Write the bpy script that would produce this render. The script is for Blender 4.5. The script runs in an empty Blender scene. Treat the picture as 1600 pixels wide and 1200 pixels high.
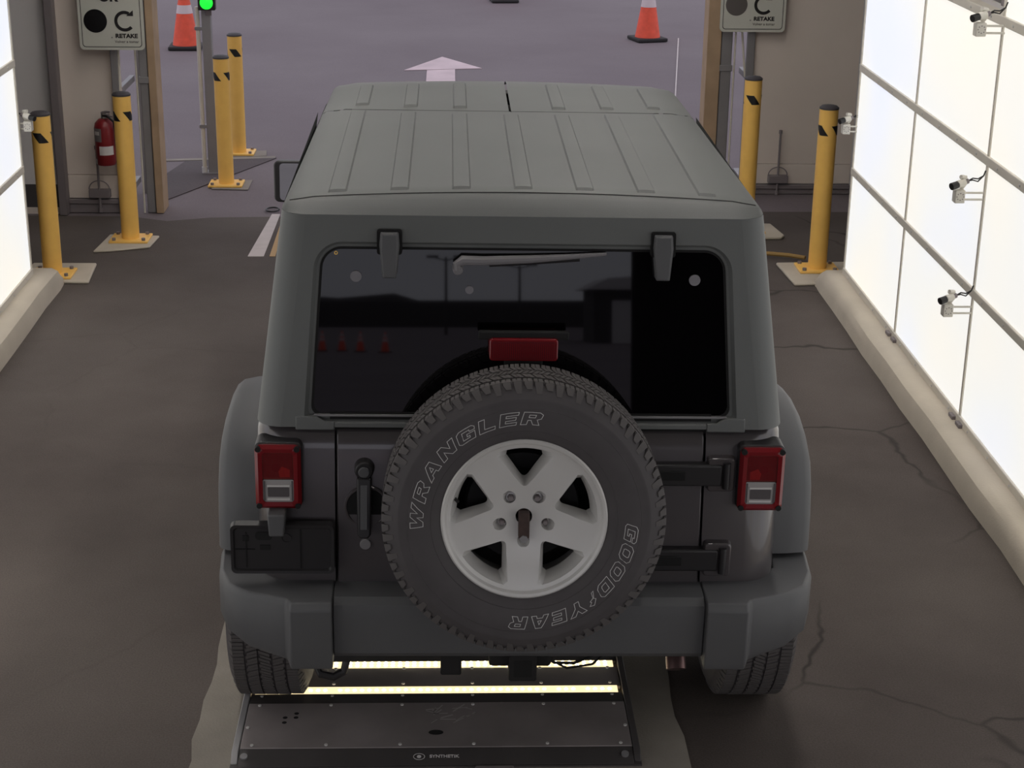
import bpy, bmesh, math, random
from mathutils import Vector, Matrix
random.seed(7)
S = bpy.context.scene
COL = S.collection
# ------------------------------------------------------------------ camera
CAM = Vector((-0.2006, -4.303, 2.95))
RM = ((0.999324, 0.000122, 0.036762), (-0.034476, -0.344050, 0.938318), (0.012762, -0.938951, -0.343813))
FPX = 2640.0
cd = bpy.data.cameras.new('camera')
cd.sensor_width = 36.0; cd.lens = FPX / 1600 * 36; cd.clip_start = .05; cd.clip_end = 500
cam = bpy.data.objects.new('camera', cd); COL.objects.link(cam)
m = Matrix.Identity(4)
for i in range(3):
    m[i][0] = RM[i][0]; m[i][1] = -RM[i][1]; m[i][2] = -RM[i][2]; m[i][3] = CAM[i]
cam.matrix_world = m
S.camera = cam
# ------------------------------------------------------------------ sky, exposure
W = bpy.data.worlds.new('sky'); S.world = W; W.use_nodes = True
bg = W.node_tree.nodes['Background']
bg.inputs[0].default_value = (.80, .80, .90, 1); bg.inputs[1].default_value = 1.02
S.view_settings.view_transform = 'Standard'; S.view_settings.look = 'None'
S.view_settings.gamma = 1; S.view_settings.use_curve_mapping = False
S.view_settings.exposure = 0.0
PANEL_LIGHT = .96     # radiance of the backlit wall panels
FILL_LIGHT = 18.0        # radiance of the added ceiling fill lights


def at(u, v, **k):
    """photo pixel -> world point on the plane x=, y= or z="""
    c = ((u - 800) / FPX, (v - 600) / FPX, 1)
    d = Vector([sum(RM[i][j] * c[j] for j in range(3)) for i in range(3)])
    (a, val), = k.items(); i = 'xyz'.index(a)
    return CAM + d * ((val - CAM[i]) / d[i])


# ------------------------------------------------------------------ materials
def lin(c):
    return tuple((x / 255 / 12.92) if x / 255 <= .04045 else ((x / 255 + .055) / 1.055) ** 2.4 for x in c) + (1,)


def mat(name, col, rough=.5, metal=0., var=0., scale=6., bump=0., bscale=120., emit=0., spec=.5, coat=0.):
    """plain procedural material: colour with noise variation and fine relief"""
    M = bpy.data.materials.new(name); M.use_nodes = True
    nt = M.node_tree; N = nt.nodes; L = nt.links; p = N['Principled BSDF']
    c = lin(col)
    p.inputs['Base Color'].default_value = c
    p.inputs['Roughness'].default_value = rough; p.inputs['Metallic'].default_value = metal
    p.inputs['Specular IOR Level'].default_value = spec
    p.inputs['Coat Weight'].default_value = coat; p.inputs['Coat Roughness'].default_value = .06
    if emit:
        p.inputs['Emission Color'].default_value = c; p.inputs['Emission Strength'].default_value = emit
    tc = N.new('ShaderNodeTexCoord')
    if var:
        n = N.new('ShaderNodeTexNoise'); n.inputs['Scale'].default_value = scale; n.inputs['Detail'].default_value = 5
        L.new(tc.outputs['Object'], n.inputs['Vector'])
        r = N.new('ShaderNodeValToRGB')
        r.color_ramp.elements[0].position = .3; r.color_ramp.elements[1].position = .7
        r.color_ramp.elements[0].color = tuple(x * (1 - var) for x in c[:3]) + (1,)
        r.color_ramp.elements[1].color = tuple(min(1, x * (1 + var)) for x in c[:3]) + (1,)
        L.new(n.outputs['Fac'], r.inputs[0]); L.new(r.outputs[0], p.inputs['Base Color'])
    if bump:
        n = N.new('ShaderNodeTexNoise'); n.inputs['Scale'].default_value = bscale; n.inputs['Detail'].default_value = 3
        L.new(tc.outputs['Object'], n.inputs['Vector'])
        b = N.new('ShaderNodeBump'); b.inputs['Strength'].default_value = bump; b.inputs['Distance'].default_value = .004
        L.new(n.outputs['Fac'], b.inputs['Height']); L.new(b.outputs[0], p.inputs['Normal'])
    return M


def asphalt(name, c0, c1, speck, cracks=False, big=.5):
    M = bpy.data.materials.new(name); M.use_nodes = True
    nt = M.node_tree; N = nt.nodes; L = nt.links; p = N['Principled BSDF']
    p.inputs['Roughness'].default_value = .85; p.inputs['Specular IOR Level'].default_value = .25
    tc = N.new('ShaderNodeTexCoord')

    def noise(s, d=5, rough=.55):
        n = N.new('ShaderNodeTexNoise'); n.inputs['Scale'].default_value = s; n.inputs['Detail'].default_value = d
        n.inputs['Roughness'].default_value = rough
        L.new(tc.outputs['Object'], n.inputs['Vector']); return n

    def ramp(src, a, b, ca, cb):
        r = N.new('ShaderNodeValToRGB'); e = r.color_ramp.elements
        e[0].position = a; e[1].position = b; e[0].color = ca; e[1].color = cb
        L.new(src, r.inputs[0]); return r

    def mix(kind, fac, a, b):
        x = N.new('ShaderNodeMix'); x.data_type = 'RGBA'; x.blend_type = kind
        if isinstance(fac, (int, float)): x.inputs[0].default_value = fac
        else: L.new(fac, x.inputs[0])
        for s, i in ((a, 6), (b, 7)):
            if isinstance(s, tuple): x.inputs[i].default_value = s
            else: L.new(s, x.inputs[i])
        return x.outputs[2]
    b1 = noise(big, 6, .6)
    col = ramp(b1.outputs['Fac'], .35, .68, lin(c0), lin(c1)).outputs[0]
    f = noise(160, 2, .7)
    g = ramp(f.outputs['Fac'], .3, .7, (1 - speck,) * 3 + (1,), (1 + speck * .0,) * 3 + (1,)).outputs[0]
    col = mix('MULTIPLY', 1., col, g)
    f2 = noise(420, 1, .5)
    pale = ramp(f2.outputs['Fac'], .76, .80, (0, 0, 0, 1), (1, 1, 1, 1)).outputs[0]
    col = mix('MIX', pale, col, lin((128, 120, 114)))
    if cracks:
        n = noise(1.1, 4, .6)
        add = N.new('ShaderNodeMix'); add.data_type = 'VECTOR'; add.inputs[0].default_value = .28
        L.new(tc.outputs['Object'], add.inputs[4]); L.new(n.outputs['Color'], add.inputs[5])
        v = N.new('ShaderNodeTexVoronoi'); v.feature = 'DISTANCE_TO_EDGE'; v.inputs['Scale'].default_value = 1.15
        L.new(add.outputs[1], v.inputs['Vector'])
        cr = ramp(v.outputs['Distance'], .002, .010, (1, 1, 1, 1), (0, 0, 0, 1)).outputs[0]
        n2 = noise(.8, 2); gate = ramp(n2.outputs['Fac'], .44, .56, (0, 0, 0, 1), (1, 1, 1, 1)).outputs[0]
        sx = N.new('ShaderNodeSeparateXYZ'); L.new(tc.outputs['Object'], sx.inputs[0])
        right = ramp(sx.outputs['X'], .5, .9, (.12,) * 3 + (1,), (1, 1, 1, 1)).outputs[0]
        k = mix('MULTIPLY', 1., cr, gate); k = mix('MULTIPLY', 1., k, right)
        col = mix('MIX', k, col, lin((60, 54, 51)))
        # dark worn streak and an oily ring
        n3 = noise(.35, 3); st = ramp(n3.outputs['Fac'], .42, .7, (.78,) * 3 + (1,), (1.0,) * 3 + (1,)).outputs[0]
        col = mix('MULTIPLY', 1., col, st)
    L.new(col, p.inputs['Base Color'])
    bm_ = N.new('ShaderNodeBump'); bm_.inputs['Strength'].default_value = .35; bm_.inputs['Distance'].default_value = .004
    L.new(f.outputs['Fac'], bm_.inputs['Height']); L.new(bm_.outputs[0], p.inputs['Normal'])
    return M


M = {}
M['asphalt'] = asphalt('asphalt_inside', (92, 83, 79), (116, 107, 102), .30, True, .55)
M['lot'] = asphalt('asphalt_lot', (122, 112, 116), (134, 125, 128), .22, False, .3)
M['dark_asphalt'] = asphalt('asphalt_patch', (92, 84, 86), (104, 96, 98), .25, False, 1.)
M['concrete'] = mat('concrete', (192, 182, 166), .85, var=.10, scale=3, bump=.25, bscale=90)
M['old_concrete'] = mat('old_concrete', (140, 133, 124), .9, var=.14, scale=4, bump=.4, bscale=120)
M['paint_white'] = mat('road_paint', (196, 186, 184), .8, var=.06, scale=10)
M['paint_pink'] = mat('arrow_paint', (206, 186, 190), .8, var=.10, scale=4)
M['paint_tan'] = mat('tan_paint', (178, 146, 104), .8)
M['yellow'] = mat('bollard_yellow', (252, 200, 104), .45, var=.06, scale=9)
M['cap'] = mat('bollard_cap', (66, 62, 66), .6)
M['black'] = mat('black_tape', (22, 21, 22), .45)
M['steel'] = mat('galvanised_steel', (146, 144, 146), .5, .35, var=.06, scale=9)
M['dark_steel'] = mat('dark_steel', (128, 120, 122), .55, .1)
M['alu'] = mat('aluminium_rail', (214, 208, 196), .55, .0, var=.04)
M['wood'] = mat('wood_trim', (176, 150, 122), .7, var=.12, scale=5)
M['door_panel'] = mat('white_door_panel', (222, 210, 200), .6, var=.05, scale=1.5)
M['grey_wall'] = mat('grey_wall_paint', (212, 208, 208), .7, var=.03, scale=1.)
M['dark_wall'] = mat('dark_wall', (70, 66, 66), .8)
M['ceiling'] = mat('ceiling_paint', (170, 168, 164), .8)
M['rubber'] = mat('rubber', (42, 39, 40), .75, bump=.1)
M['orange'] = mat('cone_orange', (240, 92, 66), .6, var=.10, scale=14)
M['reflect_white'] = mat('cone_band', (216, 200, 202), .5)
M['sign'] = mat('sign_white', (206, 206, 196), .5)
M['print'] = mat('sign_black', (28, 25, 26), .5)
M['print_grey'] = mat('sign_grey', (96, 90, 88), .5)
M['sign_dot'] = mat('sign_dot', (20, 19, 21), .25)
M['red'] = mat('extinguisher_red', (128, 30, 36), .35)
M['label_white'] = mat('label_white', (205, 202, 200), .6)
M['label_silver'] = mat('label_silver', (120, 116, 116), .5)
M['chrome'] = mat('chrome', (190, 190, 190), .25, .9)
M['green'] = mat('green_signal', (30, 235, 60), .3, emit=1.1)
M['cam_white'] = mat('camera_white', (214, 210, 200), .5)
M['hose'] = mat('hose_tan', (150, 120, 66), .6)
# vehicle
M['plastic'] = mat('grey_black_plastic', (87, 87, 89), .55, var=.05, scale=3, bump=.10, bscale=420)
M['top_plastic'] = mat('faded_hardtop', (101, 103, 102), .55, var=.07, scale=1.6, bump=.10, bscale=420)
M['paint'] = mat('dark_grey_paint', (82, 77, 79), .28, .25, coat=.6)
M['gap'] = mat('gap_black', (14, 13, 14), .8)
M['glass'] = mat('dark_tinted_glass', (6, 5, 7), .02, spec=.5)
M['trim'] = mat('black_trim', (38, 36, 38), .45)
M['tyre'] = mat('tyre_rubber', (76, 72, 74), .7, var=.08, scale=12)
M['tread'] = mat('tread_rubber', (86, 82, 82), .75)
M['letter'] = mat('letter_white', (205, 203, 203), .6)
M['rim'] = mat('wheel_silver', (216, 214, 212), .4, .25)
M['rust'] = mat('rusty_bracket', (66, 50, 46), .7, var=.2, scale=60)
M['red_frame'] = mat('red_lamp_frame', (120, 20, 28), .18, spec=.6)
M['red_lens'] = mat('red_lamp_lens', (112, 46, 44), .15, var=.3, scale=26, spec=.6)
M['white_lens'] = mat('reverse_lens', (164, 160, 160), .2, spec=.6)
M['lens_dark'] = mat('lens_shadow', (92, 88, 90), .25)
M['dark_red'] = mat('high_brake_lens', (96, 22, 28), .25)
M['mirror'] = mat('mirror_glass', (200, 205, 200), .03, 1.)
M['washer'] = mat('glass_washer', (128, 125, 130), .5)
M['wiper'] = mat('wiper_plastic', (122, 119, 122), .5)
M['red_bright'] = mat('red_reflector', (206, 58, 50), .2)
M['exhaust'] = mat('exhaust_steel', (120, 96, 96), .35, .8)
M['under'] = mat('underbody_black', (24, 22, 23), .7)
# scanner pad
M['pad'] = mat('scanner_plate', (140, 132, 132), .5, .1, var=.22, scale=3.5)
M['pad_dark'] = mat('scanner_frame', (72, 68, 68), .55, .1, var=.12, scale=6)
M['led'] = mat('led_dot', (255, 246, 214), .4, emit=14.)
M['led_strip'] = mat('led_strip', (250, 226, 176), .4, emit=1.3)
M['logo'] = mat('pad_print', (205, 200, 200), .5)
M['plastic_film'] = mat('dried_smear', (180, 174, 174), .6)
M['fill_lamp'] = mat('fill_tube', (255, 250, 244), .5, emit=FILL_LIGHT)


def panel_material():
    Mx = bpy.data.materials.new('backlit_panel'); Mx.use_nodes = True
    nt = Mx.node_tree; N = nt.nodes; L = nt.links; p = N['Principled BSDF']
    p.inputs['Base Color'].default_value = (.22, .22, .21, 1); p.inputs['Roughness'].default_value = .6
    tc = N.new('ShaderNodeTexCoord'); n = N.new('ShaderNodeTexNoise'); n.inputs['Scale'].default_value = .9
    n.inputs['Detail'].default_value = 1
    L.new(tc.outputs['Object'], n.inputs['Vector'])
    r = N.new('ShaderNodeValToRGB'); e = r.color_ramp.elements
    e[0].position = .32; e[1].position = .72; e[0].color = (.83, .86, .97, 1); e[1].color = (.97, .91, .80, 1)
    x = r.color_ramp.elements.new(.5); x.color = (.90, .89, .86, 1)
    L.new(n.outputs['Fac'], r.inputs[0]); L.new(r.outputs[0], p.inputs['Emission Color'])
    p.inputs['Emission Strength'].default_value = PANEL_LIGHT
    return Mx


M['panel'] = panel_material()


# ------------------------------------------------------------------ mesh helpers
class B:
    def __init__(s): s.bm = bmesh.new()

    def v(s, p): return s.bm.verts.new(p)

    def face(s, vs):
        try: return s.bm.faces.new(vs)
        except ValueError: return None

    def poly(s, pts): return s.face([s.v(p) for p in pts])

    def box(s, x0, x1, y0, y1, z0, z1):
        c = [s.v((x, y, z)) for z in (z0, z1) for y in (y0, y1) for x in (x0, x1)]
        for f in ((0, 2, 3, 1), (4, 5, 7, 6), (0, 1, 5, 4), (1, 3, 7, 5), (3, 2, 6, 7), (2, 0, 4, 6)):
            s.face([c[i] for i in f])
        return s

    def prism(s, base, d):
        """base: list of 3d points, extruded by vector d"""
        d = Vector(d); a = [s.v(p) for p in base]; b = [s.v(Vector(p) + d) for p in base]
        s.face(a[::-1]); s.face(b); n = len(a)
        for i in range(n): s.face([a[i], a[(i + 1) % n], b[(i + 1) % n], b[i]])
        return s

    def loft(s, rings, close=True, caps=True):
        R = [[s.v(p) for p in r] for r in rings]; n = len(R[0])
        for a, b in zip(R, R[1:]):
            for i in range(n if close else n - 1):
                j = (i + 1) % n; s.face([a[i], a[j], b[j], b[i]])
        if caps and close: s.face(R[0][::-1]); s.face(R[-1])
        return s

    def grid(s, rows): return s.loft(rows, close=False, caps=False)

    def cyl(s, p0, p1, r0, r1=None, n=20, caps=True):
        r1 = r0 if r1 is None else r1
        p0 = Vector(p0); p1 = Vector(p1); z = (p1 - p0).normalized()
        x = z.orthogonal().normalized(); y = z.cross(x)
        ring = lambda p, r: [p + x * (r * math.cos(2 * math.pi * i / n)) + y * (r * math.sin(2 * math.pi * i / n)) for i in range(n)]
        return s.loft([ring(p0, r0), ring(p1, r1)], True, caps)

    def tube(s, pts, r, n=8):
        pts = [Vector(p) for p in pts]; rings = []; x = None
        for i, p in enumerate(pts):
            t = (pts[min(i + 1, len(pts) - 1)] - pts[max(i - 1, 0)]).normalized()
            x = t.orthogonal().normalized() if x is None else (x - t * x.dot(t)).normalized()
            y = t.cross(x); rr = r[i] if isinstance(r, (list, tuple)) else r
            rings.append([p + x * (rr * math.cos(2 * math.pi * k / n)) + y * (rr * math.sin(2 * math.pi * k / n)) for k in range(n)])
        return s.loft(rings)

    def lathe(s, prof, n=48, closed=False):
        """prof: (radius, y); turned around the Y axis"""
        rings = [[(r * math.cos(2 * math.pi * i / n), y, r * math.sin(2 * math.pi * i / n)) for i in range(n)] for r, y in prof]
        if closed: rings.append(rings[0])
        s.loft(rings, True, False)
        if closed: bmesh.ops.remove_doubles(s.bm, verts=s.bm.verts, dist=1e-6)
        return s

    def disc(s, c, r, n=24, axis='y'):
        c = Vector(c)
        f = {'y': lambda a: (math.cos(a), 0, math.sin(a)), 'z': lambda a: (math.cos(a), math.sin(a), 0), 'x': lambda a: (0, math.cos(a), math.sin(a))}[axis]
        s.poly([c + Vector(f(2 * math.pi * i / n)) * r for i in range(n)]); return s

    def xf(s, mx): bmesh.ops.transform(s.bm, matrix=mx, verts=s.bm.verts); return s

    def mesh(s, name, smooth=35):
        bmesh.ops.recalc_face_normals(s.bm, faces=s.bm.faces)
        me = bpy.data.meshes.new(name); s.bm.to_mesh(me); s.bm.free()
        if smooth:
            for p in me.polygons: p.use_smooth = True
            me.set_sharp_from_angle(angle=math.radians(smooth))
        return me


def root_loc(o):
    while o.parent: o = o.parent
    return o.location


def obj(name, b, material, parent=None, bevel=0., seg=2, smooth=35, local=False):
    """one mesh object; points are in world metres (or, local=True, relative to the thing's base)"""
    if isinstance(b, B):
        if parent is not None and not local: b.xf(Matrix.Translation(-root_loc(parent)))
        b = b.mesh(name, smooth)
    o = bpy.data.objects.new(name, b); COL.objects.link(o)
    if not b.materials: b.materials.append(M[material])
    if parent is not None: o.parent = parent
    if bevel:
        md = o.modifiers.new('edge', 'BEVEL'); md.width = bevel; md.segments = seg; md.limit_method = 'ANGLE'
        md.angle_limit = math.radians(40)
    return o


def thing(name, label, cat, loc=(0, 0, 0), group=None, rz=0):
    o = bpy.data.objects.new(name, None); COL.objects.link(o); o.location = loc; o.rotation_euler.z = rz
    o.empty_display_size = .1
    o['label'] = label; o['category'] = cat
    if group: o['group'] = group
    return o


def tag(o, label, cat, group=None):
    o['label'] = label; o['category'] = cat
    if group: o['group'] = group
    return o


def struct(name, b, material, parent=None, bevel=0., label=None, **k):
    o = obj(name, b, material, parent, bevel, **k)
    if parent is None:
        o['kind'] = 'structure'
        if label: o['label'] = label
    return o


def copy_tree(o, parent=None):
    c = o.copy(); COL.objects.link(c); c.parent = parent
    for ch in list(o.children): copy_tree(ch, c)
    return c


def text_mesh(txt, size, bold=0., ext=.0005, width=1., shear=0.):
    """flat lettering as a mesh in the XZ plane facing -Y, centred on the origin"""
    cu = bpy.data.curves.new('lettering', 'FONT'); cu.body = txt; cu.size = size; cu.offset = bold
    cu.extrude = ext; cu.align_x = 'CENTER'; cu.align_y = 'CENTER'; cu.shear = shear
    o = bpy.data.objects.new('lettering', cu); COL.objects.link(o)
    dg = bpy.context.evaluated_depsgraph_get()
    me = bpy.data.meshes.new_from_object(o.evaluated_get(dg)); bpy.data.objects.remove(o)
    me.transform(Matrix.Rotation(math.pi / 2, 4, 'X') @ Matrix.Diagonal((width, 1, 1, 1)))
    me.materials.clear()
    return me


def put(name, me, material, parent, loc, rot=None):
    o = obj(name, me, material, parent)
    o.location = Vector(loc) - root_loc(parent)
    if rot is not None: o.rotation_euler = rot
    return o


def rrect(x0, x1, z0, z1, r, n=6):
    """rounded rectangle as (x, z) points"""
    out = []
    for cx, cz, a in ((x1 - r, z1 - r, 0), (x0 + r, z1 - r, 90), (x0 + r, z0 + r, 180), (x1 - r, z0 + r, 270)):
        for i in range(n + 1):
            t = math.radians(a + 90 * i / n); out.append((cx + r * math.cos(t), cz + r * math.sin(t)))
    return out


# =================================================================== SETTING
XL, XR = -2.645, 2.159          # faces of the two light walls
b = B(); b.box(-160, 160, -160, 160, -.10, -.004)
struct('floor_lot', b, 'lot', label='purple grey asphalt of the open lot')
b = B(); b.poly([(-6, -9.4, 0), (6, -9.4, 0), (6, 7.3, 0), (1.6, 7.3, 0), (.2, 7.16, 0), (-1.2, 7.12, 0), (-1.84, 7.08, 0), (-2.13, 6.98, 0), (-2.4, 7.1, 0), (-6, 7.2, 0)])
bmesh.ops.triangulate(b.bm, faces=b.bm.faces)
struct('floor', b, 'asphalt', label='dark worn asphalt floor of the inspection bay', smooth=0)


def slab(name, pix, material, h=.004, z=0, label=None):
    base = [at(u, v, z=0) for u, v in pix]
    b = B(); b.prism([(p.x, p.y, z - .002) for p in base], (0, 0, h + .002)); bmesh.ops.triangulate(b.bm, faces=[f for f in b.bm.faces if len(f.verts) > 4])
    return struct(name, b, material, label=label, smooth=0)


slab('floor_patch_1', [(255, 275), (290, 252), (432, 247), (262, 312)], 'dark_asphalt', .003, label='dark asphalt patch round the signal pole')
slab('trim_joint_1', [(250, 249), (430, 244), (430, 247), (250, 252)], 'old_concrete', .002, label='pale joint line across the lot')
slab('floor_paint_1', [(425, 335), (438, 335), (412, 401), (387, 401)], 'paint_white', .003, label='white painted line on the floor left of the vehicle')
slab('floor_paint_2', [(440, 345), (446, 345), (430, 401), (421, 401)], 'paint_tan', .003, label='tan painted line beside the white line')
slab('floor_paint_3', [(1059, 60), (1061, 60), (1056, 155), (1054, 155)], 'paint_white', .003, label='thin white line on the lot behind the right cone')
# the painted arrow in the lot: head and shaft
slab('floor_arrow_head', [(691, 89), (753, 107), (631, 110)], 'paint_pink', .003, label='triangular head of the white arrow painted on the lot')
a0 = at(667, 110, z=0); a1 = at(711, 108.5, z=0)
b = B(); b.prism([(a0.x, a0.y, -.002), (a1.x, a1.y, -.002), (a1.x, 11.9, -.002), (a0.x, 11.9, -.002)], (0, 0, .005))
struct('floor_arrow_shaft', b, 'paint_pink', label='shaft of the white arrow painted on the lot', smooth=0)


# kerbs
def kerb(name, xi, xo, label):
    s = 1 if xo > xi else -1; h = .12; rings = []
    prof = [(0, -.05), (.012, .06), (.030, .10), (.065, h), (abs(xo - xi), h), (abs(xo - xi), -.05)]
    ys = [-5.9] + [-5.4 + .4 * i for i in range(27)] + [5.36, 5.45, 5.50]
    for k, y in enumerate(ys):
        e = random.uniform(-.006, .006)
        hh = {len(ys) - 1: .55, len(ys) - 2: .92}.get(k, 1.)
        rings.append([(xi + s * (d + (e if d < .05 else 0)), y, z if z < 0 else z * hh) for d, z in prof])
    b = B(); b.loft(rings)
    return struct(name, b, 'concrete', label=label)


kerb('trim_kerb_left', -2.50, -2.80, 'rounded concrete kerb under the left light wall')
kerb('trim_kerb_right', 2.01, 2.32, 'rounded concrete kerb under the right light wall')


# concrete round the scanner
def rag(x, y0, y1, n, amp):
    return [(x + random.uniform(-amp, amp) + .006 * math.sin(i * 1.1), y0 + (y1 - y0) * i / n) for i in range(n + 1)]


pts = rag(-1.02, -.55, 2.6, 26, .012) + rag(.555, 2.6, -.55, 26, .012)
b = B(); b.prism([(x, y, -.003) for x, y in pts], (0, 0, .009)); bmesh.ops.triangulate(b.bm, faces=[f for f in b.bm.faces if len(f.verts) > 4])
struct('floor_concrete', b, 'old_concrete', label='pale ragged concrete strip round the floor scanner', smooth=0)

YL, YR = 7.2, 7.85
# walls round the way out
b = B(); b.box(-6, -2.89, YL, YL + .12, .20, 4.4); b.box(-6, -2.2, YL, YL + .12, 3.3, 4.4)
struct('wall_front_left', b, 'grey_wall', label='plain grey wall left of the exit')
b = B(); b.box(-6, -2.89, YL - .01, YL + .12, .04, .20); struct('baseboard_front_left', b, 'dark_wall', label='dark band at the foot of the grey wall')
b = B(); b.box(-6, -2.89, YL - .02, YL + .12, -.02, .04); struct('trim_sill_left', b, 'door_panel', label='white sill under the grey wall')
b = B(); b.box(-2.885, -2.83, YL - .08, YL + .12, 0, 4.4); struct('trim_post_left', b, 'dark_steel', bevel=.005, label='dark steel post between grey wall and white panel')
b = B(); b.box(2.75, 6, YR, YR + .12, 0, 4.4); b.box(1.64, 6, YR, YR + .12, 3.3, 4.4)
struct('wall_front_right', b, 'grey_wall', label='plain wall right of the exit')
b = B(); b.box(-2.3, 1.7, 7.3, 7.9, 3.3, 4.4); struct('wall_front_header', b, 'grey_wall', label='header over the exit')
b = B(); b.box(-6.1, -6, -9.5, 7.4, 0, 4.4); struct('wall_left', b, 'dark_wall', label='outer left wall of the bay')
b = B(); b.box(6, 6.1, -9.5, 8.0, 0, 4.4); struct('wall_right', b, 'dark_wall', label='outer right wall of the bay')
b = B(); b.box(1.42, 6, -9.6, -9.5, 0, 4.4); b.box(-6, -3.6, -9.6, -9.5, 0, 4.4); b.box(-3.6, 1.42, -9.6, -9.5, 3.7, 4.4)
struct('wall_rear', b, 'dark_wall', label='dark entrance wall with the open doorway')
b = B(); b.box(-6.1, 6.1, -9.6, 8.0, 4.4, 4.5); struct('ceiling', b, 'ceiling', label='ceiling of the bay')


def door_leaf(n, x0, x1, y, label, seam, rail0, xr, zr0, zr1):
    """white exit panel with its bottom strips and a cane bolt"""
    b = B(); b.box(x0, x1, y, y + .05, seam + .004, 3.3)
    o = struct(f'door_{n}', b, 'door_panel', label=label)
    b = B(); b.box(x0, x1, y - .006, y + .05, rail0, seam); obj('lower_panel', b, 'door_panel', o, .003)
    b = B(); b.box(x0, x1, y - .03, y + .05, rail0 - .035, rail0 - .004); obj('bottom_rail', b, 'dark_steel', o, .003)
    b = B(); b.box(x0, x1, y - .02, y + .05, .0, rail0 - .037); obj('bottom_seal', b, 'dark_steel', o, .003)
    g = B(); g.cyl((xr, y - .04, zr0), (xr, y - .04, zr1), .008, n=10); g.cyl((xr, y - .04, zr1), (xr, y - .04, zr1 + .025), .013, n=10); g.cyl((xr, y - .04, zr0 - .02), (xr, y - .04, zr0 + .01), .014, n=10)
    k = obj('cane_bolt', g, 'dark_steel', o)
    g = B(); g.box(xr - .07, xr + .075, y - .055, y - .006, rail0 + .012, rail0 + .07); obj('bolt_bracket', g, 'dark_steel', k, .004)
    g = B(); g.tube([(xr + .07 * math.cos(math.pi * i / 12), y - .035, rail0 + .07 + .06 * math.sin(math.pi * i / 12)) for i in range(13)], .004, 6); obj('bolt_handle', g, 'dark_steel', k)
    return o


door_leaf(1, -2.83, -2.43, YL + .02, 'white exit panel with cane bolt behind the fire extinguisher', .262, .10, -2.615, .03, .45)
door_leaf(2, 1.98, 2.75, YR, 'white exit panel with cane bolt right of the exit', .22, .075, 2.208, .02, .455)


# door frame posts, rails and wood trims
def frame(n, xs, y, depth, s, label):
    xt0, xt1, xst0, xst1, xw0, xw1, xthin, zb = xs
    b = B(); b.box(min(xst0, xst1), max(xst0, xst1), y, y + .14, 0, 3.3)
    o = struct(f'trim_post_{n}', b, 'steel', bevel=.006, label=label)
    b = B(); b.box(min(xt0, xt1), max(xt0, xt1), y - .03, y + .015, 0, 3.3); obj('front_tube', b, 'steel', o, .004)
    b = B(); b.box(min(xthin, xthin + .03), max(xthin, xthin + .03), y + depth - .03, y + depth, 0, 3.3); obj('back_tube', b, 'steel', o, .003)
    for z in (.10, zb, 1.9):
        b = B(); b.box(min(xt0, xt1) + .004, max(xt0, xt1) - .004, y, y + depth, z - .022, z + .022)
        ob = obj('cross_rail', b, 'steel', o, .003)
    b = B(); b.tube([(xt1, y, zb), (xthin + .01 * s, y + .02, 1.7)], .008, 6); obj('brace', b, 'alu', o)
    b = B(); b.tube([(xst0 - s * .02, y, .0), (xst0 - s * .02, y, 3.3)], .007, 6); obj('edge_strip', b, 'alu', o)
    b = B(); b.box(min(xst0, xst1) - .006, max(xst0, xst1) + .006, y - .012, y + .12, .90, .945); obj('collar', b, 'steel', o, .003)
    w = B(); w.box(min(xw0, xw1), max(xw0, xw1), y - .01, y + .20, 0, 3.3)
    struct(f'trim_wood_{n}', w, 'wood', bevel=.004, label=label.replace('galvanised steel post', 'raw wooden board'))
    return o


frame(1, (-2.477, -2.434, -2.295, -2.238, -2.234, -2.182, -2.42, .83), YL, .60, 1, 'galvanised steel post at the left edge of the exit')
frame(2, (1.983, 1.928, 1.825, 1.745, 1.742, 1.642, 1.84, .86), YR, .30, -1, 'galvanised steel post at the right edge of the exit')


# added fill lights on the ceiling, out of view, to brighten the vehicle roof
for i, (x, y) in enumerate(((-1.4, .9), (.9, .9), (-1.4, 3.0), (.9, 3.0), (-1.4, 5.3), (.9, 5.3))):
    t = thing('fill_light', 'added unseen fill light on the bay ceiling', 'fill light', (x, y, 4.4), 'added fill lights')
    b = B(); b.box(x - .12, x + .12, y - .9, y + .9, 4.34, 4.40); obj('housing', b, 'cam_white', t, .01)
    b = B(); b.box(x - .10, x + .10, y - .87, y + .87, 4.325, 4.338); obj('diffuser', b, 'fill_lamp', t, .004)


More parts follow.
